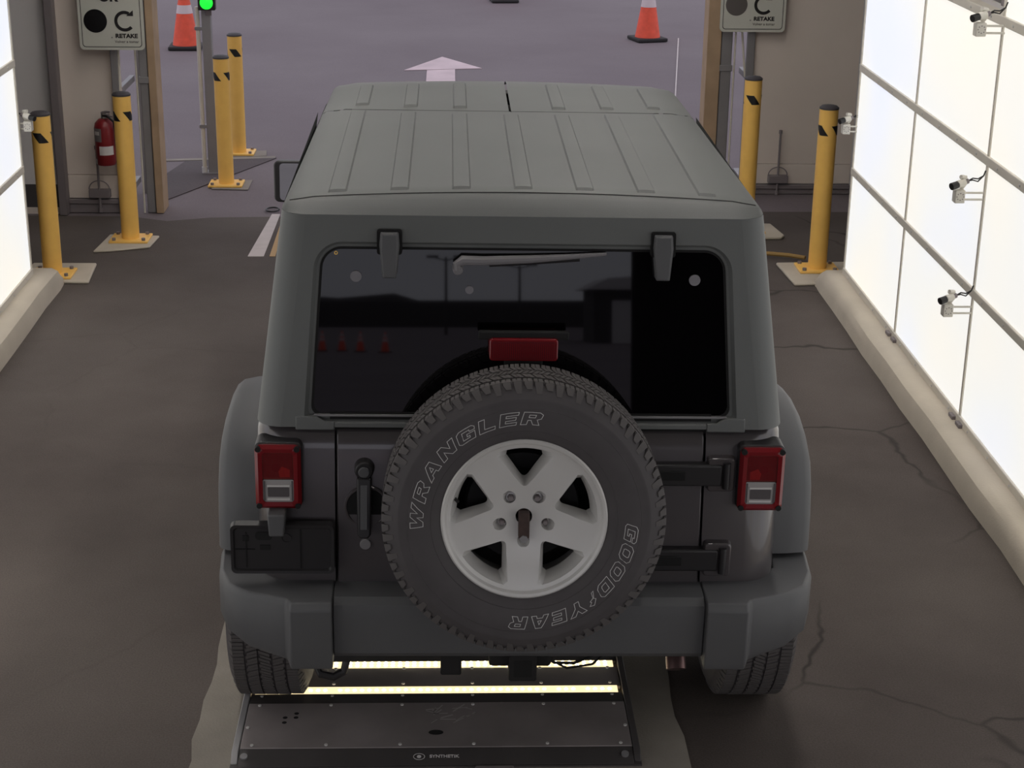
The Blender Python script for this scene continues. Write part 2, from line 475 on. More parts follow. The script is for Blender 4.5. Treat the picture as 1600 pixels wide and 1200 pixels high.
# =================================================================== LIGHT WALLS
def light_wall(x, s, name, label, ncol, y1, hole=None):  # unseen columns towards the entrance are added to light the vehicle's rear corners
    t = thing(name, label, 'light wall', (x, y1, .12), 'backlit inspection walls')
    pw, ph = 1.22, .605; z0 = .14; nrow = 4
    for c in range(ncol):
        for r in range(nrow):
            ya, yb = y1 - pw * (c + 1), y1 - pw * c
            if hole and (c, r) == hole:
                continue
            b = B(); b.box(min(x, x + s * .03), max(x, x + s * .03), ya + .006, yb - .006, z0 + ph * r + .008, z0 + ph * (r + 1) - .008)
            obj('light_panel', b, 'panel', t, smooth=0)
    zt = z0 + ph * nrow
    for r in range(nrow + 1):
        z = z0 + ph * r
        if r == 0: z += -.004
        b = B(); b.box(min(x - s * .012, x + s * .05), max(x - s * .012, x + s * .05), y1 - pw * ncol, y1 + .006, z - .021, z + .021)
        o = obj('rail', b, 'alu', t, .004)
        g = B()
        for k in range(ncol * 4):
            yy = y1 - .16 - k * pw / 4; g.cyl((x - s * .011, yy, z), (x - s * .016, yy, z), .006, n=8)
        q = obj('rail_screws', g, 'label_white', o); q['kind'] = 'stuff'
    for c in range(ncol + 1):
        y = y1 - pw * c; w = .010
        b = B(); b.box(min(x - s * .008, x + s * .05), max(x - s * .008, x + s * .05), y - w, y + w, .12, zt + .02); obj('mullion', b, 'alu', t, .002)
    b = B(); b.box(min(x + s * .055, x + s * .16), max(x + s * .055, x + s * .16), y1 - pw * ncol, y1, .12, zt + .02)
    if not hole: obj('housing', b, 'grey_wall', t)
    else:
        b.bm.free()
        h0 = y1 - pw * (hole[0] + 1); h1 = y1 - pw * hole[0]; zz = z0 + ph * hole[1]
        b = B(); xa, xb = sorted((x + s * .055, x + s * .16))
        b.box(xa, xb, y1 - pw * ncol, y1, .12, zz); b.box(xa, xb, y1 - pw * ncol, h0, zz + .001, zt + .02); b.box(xa, xb, h1, y1, zz + .001, zt + .02)
        obj('housing', b, 'grey_wall', t)
        b = B(); b.box(min(x + s * .14, x + s * .3), max(x + s * .14, x + s * .3), h0 + .02, h1 - .02, zz + .03, zt); obj('equipment_box', b, 'dark_wall', t, .01)
        b = B(); b.box(min(x + s * .06, x + s * .12), max(x + s * .06, x + s * .12), h0 + .20, h0 + .26, zz + .03, zt); obj('strut', b, 'dark_steel', t, .004)
    for c in range(1, ncol):
        y = y1 - pw * c
        for d in (-.05, .06):
            b = B(); b.box(min(x - s * .03, x + s * .05), max(x - s * .03, x + s * .05), y + d - .03, y + d + .03, .1205, .138); obj('shim', b, 'dark_steel', t, .002)
    return t


light_wall(XR, 1, 'light_wall', 'wall of glowing white panels carrying four cameras, right of the vehicle', 9, 5.345, (1, 3))
light_wall(XL, -1, 'light_wall', 'wall of glowing white panels beside the fire extinguisher end, left of the vehicle', 9, 5.28)


# =================================================================== CAMERAS
def inspection_camera(loc, s, label):
    """s=+1: hangs on the right wall and looks left"""
    t = thing('inspection_camera', label, 'camera', loc, 'small cameras on the light walls')
    X = lambda a: -a * s

    def P(a, y, z): return (X(a), y, z)
    # a runs from the wall towards the vehicle
    for z in (-.075, -.045):
        b = B(); b.cyl(P(-.085, 0, z), P(.01, 0, z), .005, n=8); obj('arm', b, 'cam_white', t, local=True)
    b = B(); b.box(*sorted((X(0), X(.045))), -.022, .026, -.088, -.03); br = obj('bracket', b, 'cam_white', t, .004, local=True)
    b = B()
    for i in range(8):
        a = 2 * math.pi * i / 8; c = P(.022 + .015 * math.cos(a), -.0225, -.058 + .015 * math.sin(a)); b.cyl(c, (c[0], c[1] - .001, c[2]), .0026, n=8)
    q = obj('adjust_holes', b, 'dark_steel', br, local=True); q['kind'] = 'stuff'
    d = Vector((X(1), -.42, -.22)).normalized(); c = Vector(P(.012, 0, .0))
    b = B(); b.tube([P(.012, .02, -.03), P(-.004, .02, -.005), P(.0, .012, .022), P(.022, .0, .026)], [.012, .012, .011, .010], 10); obj('yoke', b, 'cam_white', t, local=True)
    b = B(); b.cyl(c - d * .012, c + d * .028, .017, n=18); body = obj('camera_body', b, 'cam_white', t, .003, local=True)
    b = B(); b.cyl(c + d * .026, c + d * .062, .0155, .0165, n=18); obj('lens_hood', b, 'black', body, .002, local=True)
    b = B(); b.cyl(c - d * .03, c - d * .012, .012, n=14); obj('rear_plug', b, 'dark_steel', body, .002, local=True)
    e = c - d * .03
    for k in (0, 1):
        b = B(); b.tube([e, e + Vector((X(-.02), .0, .012 - .008 * k)), Vector(P(-.055, .0, .018 - .012 * k)), Vector(P(-.078, 0, .032)), Vector(P(-.085, 0, .055))], .0035, 6); obj('cable', b, 'black', t, local=True)
    return t


inspection_camera((2.06, 2.89, 1.255), 1, 'white camera with black lens on the middle joint of the right light wall')
inspection_camera((2.062, 2.89, .73), 1, 'white camera with black lens lowest on the right light wall')
inspection_camera((2.065, 2.86, 1.985), 1, 'white camera beside the dark opening in the right light wall')
inspection_camera((2.115, 5.33, 1.055), 1, 'white camera on the far end of the right light wall, by the bollard')
inspection_camera((-2.615, 5.30, 1.05), -1, 'white camera on the far end of the left light wall')


# =================================================================== BOLLARDS
def bollard(loc, h, r, phase, label, rz=0., tilt=0.):
    t = thing('bollard', label, 'bollard', loc, 'yellow steel bollards', rz)
    b = B(); b.box(-.125, .125, -.105, .105, 0, .014); pl = obj('base_plate', b, 'yellow', t, .003, local=True)
    for sx in (-1, 1):
        for sy in (-1, 1):
            b = B(); b.cyl((sx * .095, sy * .078, .014), (sx * .095, sy * .078, .030), .013, n=6); obj('bolt', b, 'dark_steel', pl, local=True)
    b = B(); b.cyl((0, 0, .01), (0, 0, h - .012), r, n=32); obj('pipe', b, 'yellow', t, local=True)
    b = B(); b.loft([[(rr * math.cos(2 * math.pi * i / 32), rr * math.sin(2 * math.pi * i / 32), z) for i in range(32)] for rr, z in ((r * 1.03, h - .014), (r * 1.03, h - .004), (r * .8, h + .006), (r * .3, h + .011))])
    obj('cap', b, 'cap', t, local=True)
    for k in range(3):
        rows = []
        for j in range(5):
            z = h - .17 + .06 * j / 4; sh = math.radians(46) * (1 - j / 4)
            rows.append([((r + .0012) * math.cos(math.radians(phase + 120 * k) + math.radians(58) * i / 10 + sh - math.pi / 2 - math.radians(50)),
                          (r + .0012) * math.sin(math.radians(phase + 120 * k) + math.radians(58) * i / 10 + sh - math.pi / 2 - math.radians(50)), z) for i in range(11)])
        b = B(); b.grid(rows); obj('stripe', b, 'black', t, local=True)
    return t


RB = .057
bollard((-2.60, 5.62, .02), .985, RB, 0, 'yellow bollard standing at the far end of the left light wall')
bollard((-2.28, 6.45, .015), .955, RB, 62, 'yellow bollard half hiding the red fire extinguisher')
bollard((-1.856, 8.04, .004), .945, RB, 70, 'yellow bollard in front of the signal pole outside the exit')
bollard((-1.887, 9.115, .004), .945, RB, 8, 'yellow bollard farthest out, behind the signal pole')
bollard((2.09, 5.78, .02), 1.02, RB, -60, 'yellow bollard at the far end of the right light wall')
bollard((1.79, 6.72, .02), 1.03, RB, -10, 'yellow bollard in front of the right exit frame below the sign')


def pad(pts, h, label, m='concrete'):
    b = B(); b.prism([(x, y, 0) for x, y in pts], (0, 0, h)); o = obj('concrete_pad', b, m, None, .008)
    return tag(o, label, 'concrete pad', 'small concrete pads under bollards')


pad([(-2.78, 5.50), (-2.36, 5.48), (-2.39, 5.88), (-2.78, 5.88)], .02, 'square concrete pad under the bollard at the left light wall')
pad([(-2.47, 6.17), (-2.36, 6.19), (-2.13, 6.28), (-2.11, 6.55), (-2.44, 6.58)], .015, 'irregular concrete pad under the bollard by the fire extinguisher')
pad([(1.89, 5.47), (2.36, 5.51), (2.36, 5.96), (1.86, 5.93)], .02, 'concrete pad under the bollard at the right light wall')
pad([(1.70, 6.54), (2.01, 6.54), (2.04, 6.60), (2.0, 6.9), (1.70, 6.93)], .02, 'concrete pad under the bollard below the right sign')
pad([(-1.95, 7.90), (-1.68, 7.88), (-1.68, 8.19), (-1.95, 8.17)], .004, 'thin pale patch under the bollard before the signal pole', 'old_concrete')
pad([(-1.95, 8.98), (-1.66, 9.02), (-1.68, 9.22), (-1.95, 9.2)], .004, 'thin pale patch under the farthest bollard', 'old_concrete')
o = obj('hose', B().tube([(1.70, 6.13, .03), (1.84, 6.10, .03), (1.97, 6.06, .03), (2.06, 6.0, .03)], .014, 8), 'hose')
tag(o, 'tan hose lying on the floor by the right bollard pad', 'hose')


c = at(426, 329, z=0)
tag(obj('cable_loop', B().tube([(c.x + .045 * math.cos(2 * math.pi * i / 20), c.y + .06 * math.sin(2 * math.pi * i / 20), .008) for i in range(20)], .006, 6), 'black'), 'small dark loop of cable on the floor at the end of the white line', 'cable')


# =================================================================== SIGNS
def retake_sign(x0, x1, zb, y, label, dot):
    t = thing('retake_sign', label, 'sign', ((x0 + x1) / 2, y, zb), 'white lane signs at the exit')
    w = x1 - x0; h = .60
    P = lambda pts, yy: [(x0 + a, yy, zb + c) for a, c in pts]
    b = B(); b.prism(P(rrect(0, w, 0, h, .03), y), (0, .008, 0)); obj('plate', b, 'sign', t)
    b = B(); a = P(rrect(.018, w - .018, .018, h - .018, .022), y - .0012); c = P(rrect(.0225, w - .0225, .0225, h - .0225, .019), y - .0012); b.loft([a, c], True, False); obj('border', b, 'print', t)
    b = B(); b.cyl((x0 + .112, y, zb + .190), (x0 + .112, y - .0015, zb + .190), .077, n=40); obj('dot', b, dot, t)
    cx, cz = x0 + .305, zb + .190; R0, R1 = .047, .068
    b = B(); A = [math.radians(58 + (318 - 58) * i / 36) for i in range(37)]
    b.grid([[(cx + r * math.cos(q), y - .0014, cz + r * math.sin(q)) for q in A] for r in (R0, R1)])
    b.poly([(cx + .012, y - .0014, cz + .034), (cx + .058, y - .0014, cz + .072), (cx + .058, y - .0014, cz + .034)])
    obj('turn_arrow', b, 'print', t)
    put('lettering', text_mesh('OR', .085, .004), 'print', t, (x0 + .205, y - .0012, zb + .346))
    put('lettering', text_mesh('RETAKE', .038, .0016, width=1.1), 'print', t, (x0 + .312, y - .0012, zb + .092))
    put('lettering', text_mesh('Volver a tomar', .026, .0002, width=1.0), 'print_grey', t, (x0 + .312, y - .0012, zb + .055))
    b = B(); b.cyl((x0 + .215, y, zb + .082), (x0 + .215, y - .003, zb + .082), .005, n=10); obj('screw', b, 'steel', t)
    b = B(); b.box(x0 + w * .40, x0 + w * .55, y + .008, y + .10, zb + .1, zb + .14); obj('bracket', b, 'steel', t)
    return t


retake_sign(-2.66, -2.231, 1.135, 7.12, 'white RETAKE sign hanging over the fire extinguisher', 'sign_dot')
retake_sign(1.715, 2.18, 1.19, 7.78, 'white RETAKE sign over the bollard right of the exit', 'print_grey')  # greyer dot: the sheen of the glossy dot is put into its colour

# =================================================================== FIRE EXTINGUISHER
ex = (-2.535, 7.10, .365)
t = thing('fire_extinguisher', 'red fire extinguisher hanging on the white exit panel', 'extinguisher', ex)
b = B(); b.lathe([(.001, 0), (.06, .0), (.068, .012), (.068, .25), (.060, .285), (.035, .31), (.02, .315), (.001, .316)], 28).xf(Matrix.Rotation(math.pi / 2, 4, 'X')); cyl_ = obj('cylinder', b, 'red', t, local=True)
for z0, z1, a0, a1, mm in ((.165, .255, 200, 262, 'label_silver'), (.075, .135, 245, 330, 'label_white'), (.21, .235, 215, 250, 'label_white'), (.01, .045, 205, 222, 'label_white')):
    b = B(); rr = .0688 if mm != 'label_white' else .0694
    b.grid([[(rr * math.cos(math.radians(a0 + (a1 - a0) * i / 10)), rr * math.sin(math.radians(a0 + (a1 - a0) * i / 10)), z) for i in range(11)] for z in (z0, z1)])
    obj('label', b, mm, cyl_, local=True)
b = B(); b.cyl((0, 0, .31), (0, 0, .35), .017, n=14); v_ = obj('valve', b, 'chrome', t, local=True)
b = B(); b.tube([(-.01, 0, .35), (.02, -.02, .362), (.055, -.04, .366)], [.01, .008, .006], 8); obj('lever', b, 'dark_steel', v_, local=True)
b = B(); b.tube([(-.01, 0, .34), (.03, -.02, .338), (.065, -.03, .332)], [.008, .007, .006], 8); obj('handle', b, 'dark_steel', v_, local=True)
b = B(); b.tube([(0, -.012, .335), (.04, -.05, .335), (.075, -.045, .30), (.08, -.03, .22), (.078, -.02, .12)], .008, 8); obj('hose', b, 'black', t, local=True)
b = B(); b.box(-.02, .02, .06, .12, .25, .33); obj('wall_hook', b, 'dark_steel', t, local=True)

# =================================================================== SIGNAL
t = thing('traffic_signal', 'green lane signal on a steel pole outside the exit', 'traffic light', (-2.0, 8.43, 0))
b = B(); b.box(-2.035, -1.965, 8.40, 8.47, 0, 1.30); p_ = obj('pole', b, 'steel', t, .006)
b = B(); b.box(-2.075, -1.925, 8.38, 8.50, 0, .010); obj('foot_plate', b, 'steel', p_, .002)
b = B(); b.tube([(-2.065, 8.42, .03), (-2.065, 8.42, 1.25)], .016, 10); c_ = obj('conduit', b, 'alu', t)
for z in (.35, 1.08):
    b = B(); b.box(-2.088, -2.03, 8.40, 8.445, z, z + .025); obj('clamp', b, 'steel', c_, .002)
b = B(); b.cyl((-2.065, 8.42, .0), (-2.065, 8.42, .05), .022, n=12); obj('conduit_end', b, 'label_white', c_)
b = B(); b.box(-2.045, -1.92, 8.33, 8.40, 1.235, 1.60); h_ = obj('housing', b, 'black', t, .006)
for z in (1.29, 1.42, 1.545):
    b = B(); b.lathe([(.001, -.012), (.03, -.009), (.047, .002), (.05, .01)], 24).xf(Matrix.Translation((-1.982, 8.325, z)))
    obj('lens', b, 'green' if z < 1.3 else 'print_grey', h_)
b = B(); b.box(-2.0, -1.955, 8.385, 8.40, 1.19, 1.235); obj('mount', b, 'dark_steel', h_, .003)


# =================================================================== CONES
def cone(x, y, rz, label):
    t = thing('traffic_cone', label, 'traffic cone', (x, y, 0), 'orange traffic cones', rz)
    b = B(); b.box(-.18, .18, -.18, .18, 0, .04); obj('base', b, 'rubber', t, .012, local=True)
    R = lambda z: .145 - (.145 - .03) * (z - .04) / .67

    def band(z0, z1, e, name, mm):
        b = B(); n = 28
        b.loft([[((R(z) + e) * math.cos(2 * math.pi * i / n), (R(z) + e) * math.sin(2 * math.pi * i / n), z) for i in range(n)] for z in (z0, z1)], True, e == 0)
        return obj(name, b, mm, t, local=True)
    band(.04, .71, 0, 'cone', 'orange'); band(.38, .47, .0025, 'reflective_band', 'reflect_white'); band(.53, .64, .0025, 'reflective_band', 'reflect_white')
    return t


cone(-3.08, 14.42, .05, 'orange cone standing left of the signal pole in the lot')
cone(2.07, 15.25, .3, 'orange cone right of the painted arrow, before the wooden board')
cone(.517, 18.55, .1, 'orange cone farthest out in line with the painted arrow')

# =================================================================== FLOOR SCANNER
PX0, PX1 = -.885, .402
t = thing('floor_scanner', 'dark steel floor scanner with glowing strips under the vehicle', 'scanner', (-.24, .28, 0))
scan = t
# frame sides, sloped front lip, plates, wells
b = B(); b.box(PX0, PX1, .245, 1.75, .006, .012); obj('base', b, 'pad_dark', t)
for x0, x1 in ((PX0, PX0 + .022), (PX1 - .022, PX1)):
    b = B(); b.prism([(x0, .262, .012), (x0, .30, .036), (x0, 1.75, .036), (x0, 1.75, .012)], (x1 - x0, 0, 0)); obj('side_frame', b, 'steel' if x0 < 0 else 'pad_dark', t, .003)
b = B(); b.prism([(PX0 + .023, .250, .012), (PX0 + .023, .318, .034), (PX0 + .023, .318, .012)], (PX1 - PX0 - .046, 0, 0)); obj('front_lip', b, 'pad_dark', t, .002)
b = B(); b.box(PX0 + .024, PX1 - .024, .320, .590, .012, .035); obj('cover_plate', b, 'pad', t, .002)
b = B(); b.box(PX0 + .024, PX1 - .024, .593, .655, .012, .032); obj('strip_bed', b, 'pad_dark', t, .002)
b = B(); b.box(PX0 + .024, PX1 - .024, .705, .835, .012, .026); obj('middle_plate', b, 'pad', t, .002)
b = B(); b.box(PX0 + .024, PX1 - .024, .880, 1.74, .012, .024); obj('rear_plate', b, 'pad_dark', t, .002)


def led_strip(y0, y1, z, rows, gap):
    x0, x1 = PX0 + .035, PX1 - .037
    b = B(); b.box(x0, x1, y0, y1, .012, z); o = obj('light_strip', b, 'led_strip', t, .001)
    g = B(); n = int((x1 - x0) / .0245)
    for i in range(n):
        if i in gap: continue
        for k in range(rows):
            yy = y0 + (y1 - y0) * (k + .5) / rows; xx = x0 + .012 + i * .0245
            g.cyl((xx, yy, z - .001), (xx, yy, z + .002), .0072, .005, n=8)
    q = obj('led_dots', g, 'led', o); q['kind'] = 'stuff'
    return o


led_strip(.658, .703, .030, 1, (10, 40, 44))
led_strip(.838, .878, .027, 2, (2, 3, 11))
g = B()
for x in [PX0 + .06 + i * .2335 for i in range(6)]:
    for y in (.335, .575, .640, .72, .82): g.cyl((x, y, .03), (x, y, .0385 if y < .6 else .034), .0055, n=8)
for x in (PX0 + .035, PX1 - .035):
    for y in (.44,): g.cyl((x, y, .03), (x, y, .0385), .0055, n=8)
q = obj('screws', g, 'label_white', t); q['kind'] = 'stuff'
for x in (PX0 + .04, PX1 - .05):
    b = B(); b.cyl((x, .287, .020), (x, .284, .030), .012, n=12); obj('corner_bolt', b, 'steel', t)
sl = math.atan2(.022, .068)
put('lettering', text_mesh('SYNTHETIK', .0155, .0004, width=1.15), 'logo', t, (-.218, .283, .0240), (-(math.pi / 2 - sl), 0, 0))
b = B(); ring = lambda rx, ry: [(-.297 + rx * math.cos(2 * math.pi * i / 24), .283 + ry * math.sin(2 * math.pi * i / 24), .0236 + (ry * math.sin(2 * math.pi * i / 24)) * math.tan(sl)) for i in range(24)]
b.loft([ring(.0185, .0125), ring(.0165, .0105)], True, False); b.poly(ring(.007, .006)); obj('emblem', b, 'logo', t)
# oval hole, dark spots and the dried smear on the plate
b = B(); b.poly([(-.245 + .024 * math.cos(2 * math.pi * i / 20), .405 + .015 * math.sin(2 * math.pi * i / 20), .0356) for i in range(20)]); obj('oval_hole', b, 'gap', t)
random.seed(3)
b = B()
for i in range(16):
    px, py = random.uniform(-.26, -.13), random.uniform(.47, .56)
    a = random.uniform(-.5, 1.1); l = random.uniform(.01, .03); w = random.uniform(.001, .003)
    d = Vector((math.cos(a), math.sin(a), 0)); n_ = Vector((-d.y, d.x, 0)); c = Vector((px, py, .0357))
    b.poly([c - d * l - n_ * w, c + d * l - n_ * w, c + d * l + n_ * w, c - d * l + n_ * w])
q = obj('dried_smear', b, 'plastic_film', t); q['kind'] = 'stuff'
for x, y in ((-.70, .50), (-.70, .525), (-.735, .50), (-.735, .47)):
    b = B(); b.disc((x, y, .0356), .008, 12, 'z'); obj('stain_spot', b, 'gap', t)
b = B(); b.prism([(-.145, .15, .006), (-.015, .15, .006), (.0, .24, .006), (-.12, .24, .006)], (0, 0, .012))
tag(obj('cable_plate', b, 'pad', None, .004), 'small grey cover plate against the front edge of the floor scanner', 'cover plate')

# =================================================================== VEHICLE
V0 = Vector((0, 2.1, 0))
car = thing('off_road_car', 'dark grey boxy off-road car with faded hardtop and rear spare wheel', 'car', V0)


def half_outline(hw, yr, r, yf, n=8):
    """left half of a plan outline, from the front along the side, round the corner, to the rear centre"""
    out = [(-hw, yf - (yf - yr - r) * i / 6) for i in range(7)]
    for i in range(1, n + 1):
        a = math.pi / 2 * i / n; out.append((-hw + r - r * math.cos(a), yr + r - r * math.sin(a)))
    return out


YT = lambda z: .295 + (z - 1.12) * .10        # rear face of the tub
# --- tub: lofted with rounded corners, recess for the tailgate
GW = .540


def tub_ring(z, hw, inset):
    L = half_outline(hw, YT(z) + inset, .11, 3.0)
    rec = [(-GW - .006, YT(z) + inset), (-GW - .006, YT(z) + .10)]
    L = [(x, y) for x, y in L] + rec
    return [(x, y, z) for x, y in L] + [(-x, y, z) for x, y in reversed(L)]


b = B(); b.loft([tub_ring(.60, .770, .0), tub_ring(.64, .782, 0), tub_ring(1.06, .782, .0), tub_ring(1.095, .780, .006), tub_ring(1.118, .772, .022), tub_ring(1.122, .755, .04)])
tub = obj('tub', b, 'paint', car, smooth=40)
b = B(); b.box(-.74, .74, .42, 3.0, .42, .60); obj('underbody', b, 'under', car, .02)
b = B(); b.box(-.55, .55, YT(.7) + .02, YT(.7) + .14, .55, .645); obj('gate_sill', b, 'gap', car)

# --- tailgate
b = B()
zs = [(.645, .0), (1.06, 0), (1.095, .007), (1.116, .025)]
b.loft([[(-GW, YT(z) + i, z), (GW, YT(z) + i, z), (GW, YT(z) + .09, z), (-GW, YT(z) + .09, z)] for z, i in zs])
gate = obj('tailgate', b, 'paint', car, .004)
YG = lambda z: YT(z) - .001
# door handle
hx = -.459
b = B(); b.cyl((hx + .006, YG(.885) + .004, .885), (hx + .006, YG(.885) - .0015, .885), .058, n=32); obj('bowl_shade', b, 'gap', gate)  # flat black disc paints the shade inside the recessed bowl
b = B(); b.lathe([(.067, .001), (.065, -.004), (.060, -.0045), (.057, -.001)], 32).xf(Matrix.Translation((hx + .006, YG(.885), .885))); obj('bowl_rim', b, 'paint', gate)
b = B(); b.cyl((hx, YG(1.0) + .01, 1.005), (hx, YG(1.0) - .03, 1.005), .031, .027, 24); obj('handle_pivot', b, 'trim', gate, .004)
b = B(); b.cyl((hx, YG(1.0) - .029, 1.003), (hx, YG(1.0) - .036, 1.003), .017, n=18); obj('push_button', b, 'plastic', gate, .003)
b = B(); b.prism([(hx - .022, YG(1.) - .012, .985), (hx + .022, YG(1.) - .012, .985), (hx + .020, YG(.8) - .022, .815), (hx + .012, YG(.8) - .022, .803), (hx - .012, YG(.8) - .022, .803), (hx - .020, YG(.8) - .022, .815)], (0, -.022, 0)); obj('handle', b, 'trim', gate, .006, 3)
b = B(); b.prism([(hx - .010, YG(1.) - .0345, .965), (hx + .010, YG(1.) - .0345, .965), (hx + .010, YG(.8) - .0445, .835), (hx - .010, YG(.8) - .0445, .835)], (0, -.003, 0)); obj('handle_inlay', b, 'plastic', gate, .001)
b = B(); b.cyl((hx + .002, YG(.77) + .005, .770), (hx + .002, YG(.77) - .008, .770), .017, n=20); obj('lock', b, 'steel', gate, .002)


# tailgate hinges
def gate_hinge(z0, z1):
    zc = (z0 + z1) / 2; y = YT(zc)
    b = B(); b.box(.20, .595, y - .028, y + .012, z0 + .006, z1 - .006); h = obj('gate_hinge', b, 'trim', car, .006)
    b = B(); b.box(.33, .485, y - .032, y - .026, zc - .014, zc + .016); obj('hinge_inlay', b, 'gap', h, .002)
    b = B(); b.loft([rr for rr in ([[(x, y - .022, z) for x, z in rrect(.552, .632, z0 - .012, z1 + .012, .012)], [(x, y + .02, z) for x, z in rrect(.548, .636, z0 - .016, z1 + .016, .012)]])]); obj('hinge_bracket', b, 'paint', h, .004)
    b = B(); b.cyl((.607, y - .026, z0), (.607, y - .026, z1), .011, n=14); obj('hinge_pin', b, 'trim', h)


gate_hinge(.955, 1.035); gate_hinge(.690, .772)

# --- hardtop
YRR = lambda z: .300 + (z - 1.125) * .155          # rear face of the hardtop
CR = .075
HW = lambda z: .777 - (z - 1.125) * .128           # half width of the hardtop


def top_half(z, dx=0., dy=0., y1=1.90, r=.075):
    return half_outline(HW(z) - dx, YRR(z) + dy, r, y1)


Z0, Z1 = 1.125, 1.738
# side walls with the rear corners
for s in (-1, 1):
    rows = []
    for i in range(9):
        z = Z0 + (Z1 - Z0) * i / 8
        rows.append([(-s * x, y, z) for x, y in top_half(z)])
    b = B(); b.grid(rows)
    obj('hardtop_side', b, 'top_plastic', car, smooth=50)
# rear frame: ring between the flat rear face and the rounded glass opening
def rear_pt(x, z, d=0.): return (x, YRR(z) + d, z)


gz0, gz1 = 1.158, 1.640
def glass_loop(grow=0., n=8):
    r = .055 + grow; z0, z1 = gz0 - grow, gz1 + grow; out = []
    for cx, cz, a in ((1, z1 - r, 0), (-1, z1 - r, 90), (-1, z0 + .03, 180), (1, z0 + .03, 270)):
        rr = r if a < 180 else .03
        for i in range(n + 1):
            t_ = math.radians(a + 90 * i / n); z = cz + rr * math.sin(t_)
            hw = .612 + grow - (z - gz0) * .070
            out.append((cx * (hw - rr) + rr * math.cos(t_), z))
    return out


ins = glass_loop(.022); gl = glass_loop(0)
outer = []
for i, (x, z) in enumerate(ins):
    # the matching point on the border of the flat rear face: side border, corner, then top or bottom border
    q, k = divmod(i, 9); sx = 1 if q in (0, 3) else -1; zz = Z1 if q < 2 else Z0
    k = k / 8 if q in (0, 2) else 1 - k / 8
    pc = Vector((sx * (HW(zz) - CR), zz)); ps = Vector((sx * (HW(z) - CR), z)); pe = Vector((x, zz))
    if k < .5: ps = Vector((sx * (HW(ins[q * 9 + (0 if q in (0, 2) else 8)][1]) - CR), ins[q * 9 + (0 if q in (0, 2) else 8)][1]))
    else: pe = Vector((ins[q * 9 + (8 if q in (0, 2) else 0)][0], zz))
    outer.append(tuple(ps.lerp(pc, k * 2) if k < .5 else pc.lerp(pe, k * 2 - 1)))
b = B()
b.loft([[rear_pt(x, z) for x, z in outer], [rear_pt(x, z) for x, z in ins], [rear_pt(x, z, .016) for x, z in glass_loop(.012)], [rear_pt(x, z, .020) for x, z in glass_loop(-.004)]], True, False)
bmesh.ops.remove_doubles(b.bm, verts=b.bm.verts, dist=1e-5)
rf = obj('hardtop_rear_frame', b, 'top_plastic', car, smooth=30)
# feet of the hardtop reaching in to the tailgate
for s in (-1, 1):
    b = B(); b.prism([(s * .545, YRR(1.13) - .004, 1.116), (s * .66, YRR(1.13) - .004, 1.116), (s * .66, YRR(1.15) - .002, 1.158), (s * .60, YRR(1.15) - .002, 1.158), (s * .575, YRR(1.15) - .004, 1.142), (s * .545, YRR(1.15) - .004, 1.142)], (0, .05, 0)); obj('hardtop_foot', b, 'top_plastic', car, .004)
b = B(); b.box(-.56, .56, YRR(1.13) + .015, YRR(1.13) + .06, 1.105, 1.165); obj('gate_seal', b, 'gap', car)

# roof surface
CROWN = lambda x: .022 * (1 - (x / .66) ** 2)
FR = lambda y: -.09 * max(0, (y - 2.25) / .35) ** 2        # roof dips to the windscreen


def bend(rows):
    # the joint to the front panels curves forward towards the sides
    return [[(x, y + .11 * min(1, abs(x) / .66) ** 2 * max(0, (y - .6) / 1.10) ** 3, z) for x, y, z in r] for r in rows]


def bend_front(rows):
    return [[(x, y + .11 * min(1, abs(x) / .66) ** 2 * max(0, (2.50 - y) / .80), z) for x, y, z in r] for r in rows]


def roof_rows(y0, y1, n, x0f=None, x1f=None, ncx=14):
    """full-width roof strip with rounded side edges between y0 and y1"""
    prof = [(0., Z1), (.006, 1.750), (.022, 1.759), (.06, 1.765)]
    rows = []
    for i in range(n + 1):
        y = y0 + (y1 - y0) * i / n; tp = .030 * max(0, (y - .5)) / 2     # plan taper
        hw = HW(Z1) - tp
        row = [(-hw + d, y, z + FR(y)) for d, z in prof]
        for k in range(ncx + 1):
            x = (-hw + .09) + 2 * (hw - .09) * k / ncx; row.append((x, y, 1.767 + CROWN(x) + FR(y)))
        row += [(hw - d, y, z + FR(y)) for d, z in reversed(prof)]
        rows.append(row)
    return rows


rows = bend(roof_rows(.475, 1.692, 14))
hw = HW(Z1)
# rear chamfer of the roof: follows the rounded rear corners down to the rear edge
ch = []
yb = YRR(Z1)
for f, dz, in ((0., 0.), (.25, .35), (.6, .75), (1., 1.)):
    row = []
    for (x, y, z) in rows[0]:
        q = abs(x) / hw
        corner = CR * (1 - math.sqrt(max(0, 1 - max(0, (abs(x) - (hw - CR)) / CR) ** 2)))
        ye = yb + corner
        row.append((x, ye + (y - ye) * f, Z1 + (z - Z1) * dz))
    ch.append(row)
b = B(); b.grid(ch[:-1] + rows); roof = obj('hardtop_roof', b, 'top_plastic', car, smooth=32)
# seam along the rear of the roof
b = B(); b.tube([(x, y, z + .0003) for x, y, z in rows[0][2:-2]], .0018, 6); obj('roof_seam', b, 'trim', roof)


def rib(x, y0, y1, parent, w=.028, h=.006):
    z = lambda y, xx: 1.767 + CROWN(xx) + FR(y)
    rows = []
    for i in range(9):
        y = y0 + (y1 - y0) * i / 8; k = 0. if i in (0, 8) else 1.
        yy = y0 + .012 if i == 1 else (y1 - .012 if i == 7 else y)
        rows.append([(x + dx, yy, z(yy, x + dx) + dh * k - .001 * (1 - k)) for dx, dh in ((-w, -.001), (-w + .005, h), (-w * .3, h + .001), (w * .3, h + .001), (w - .005, h), (w, -.001))])
    b = B(); b.grid(rows); return obj('roof_rib', b, 'top_plastic', parent, smooth=25)


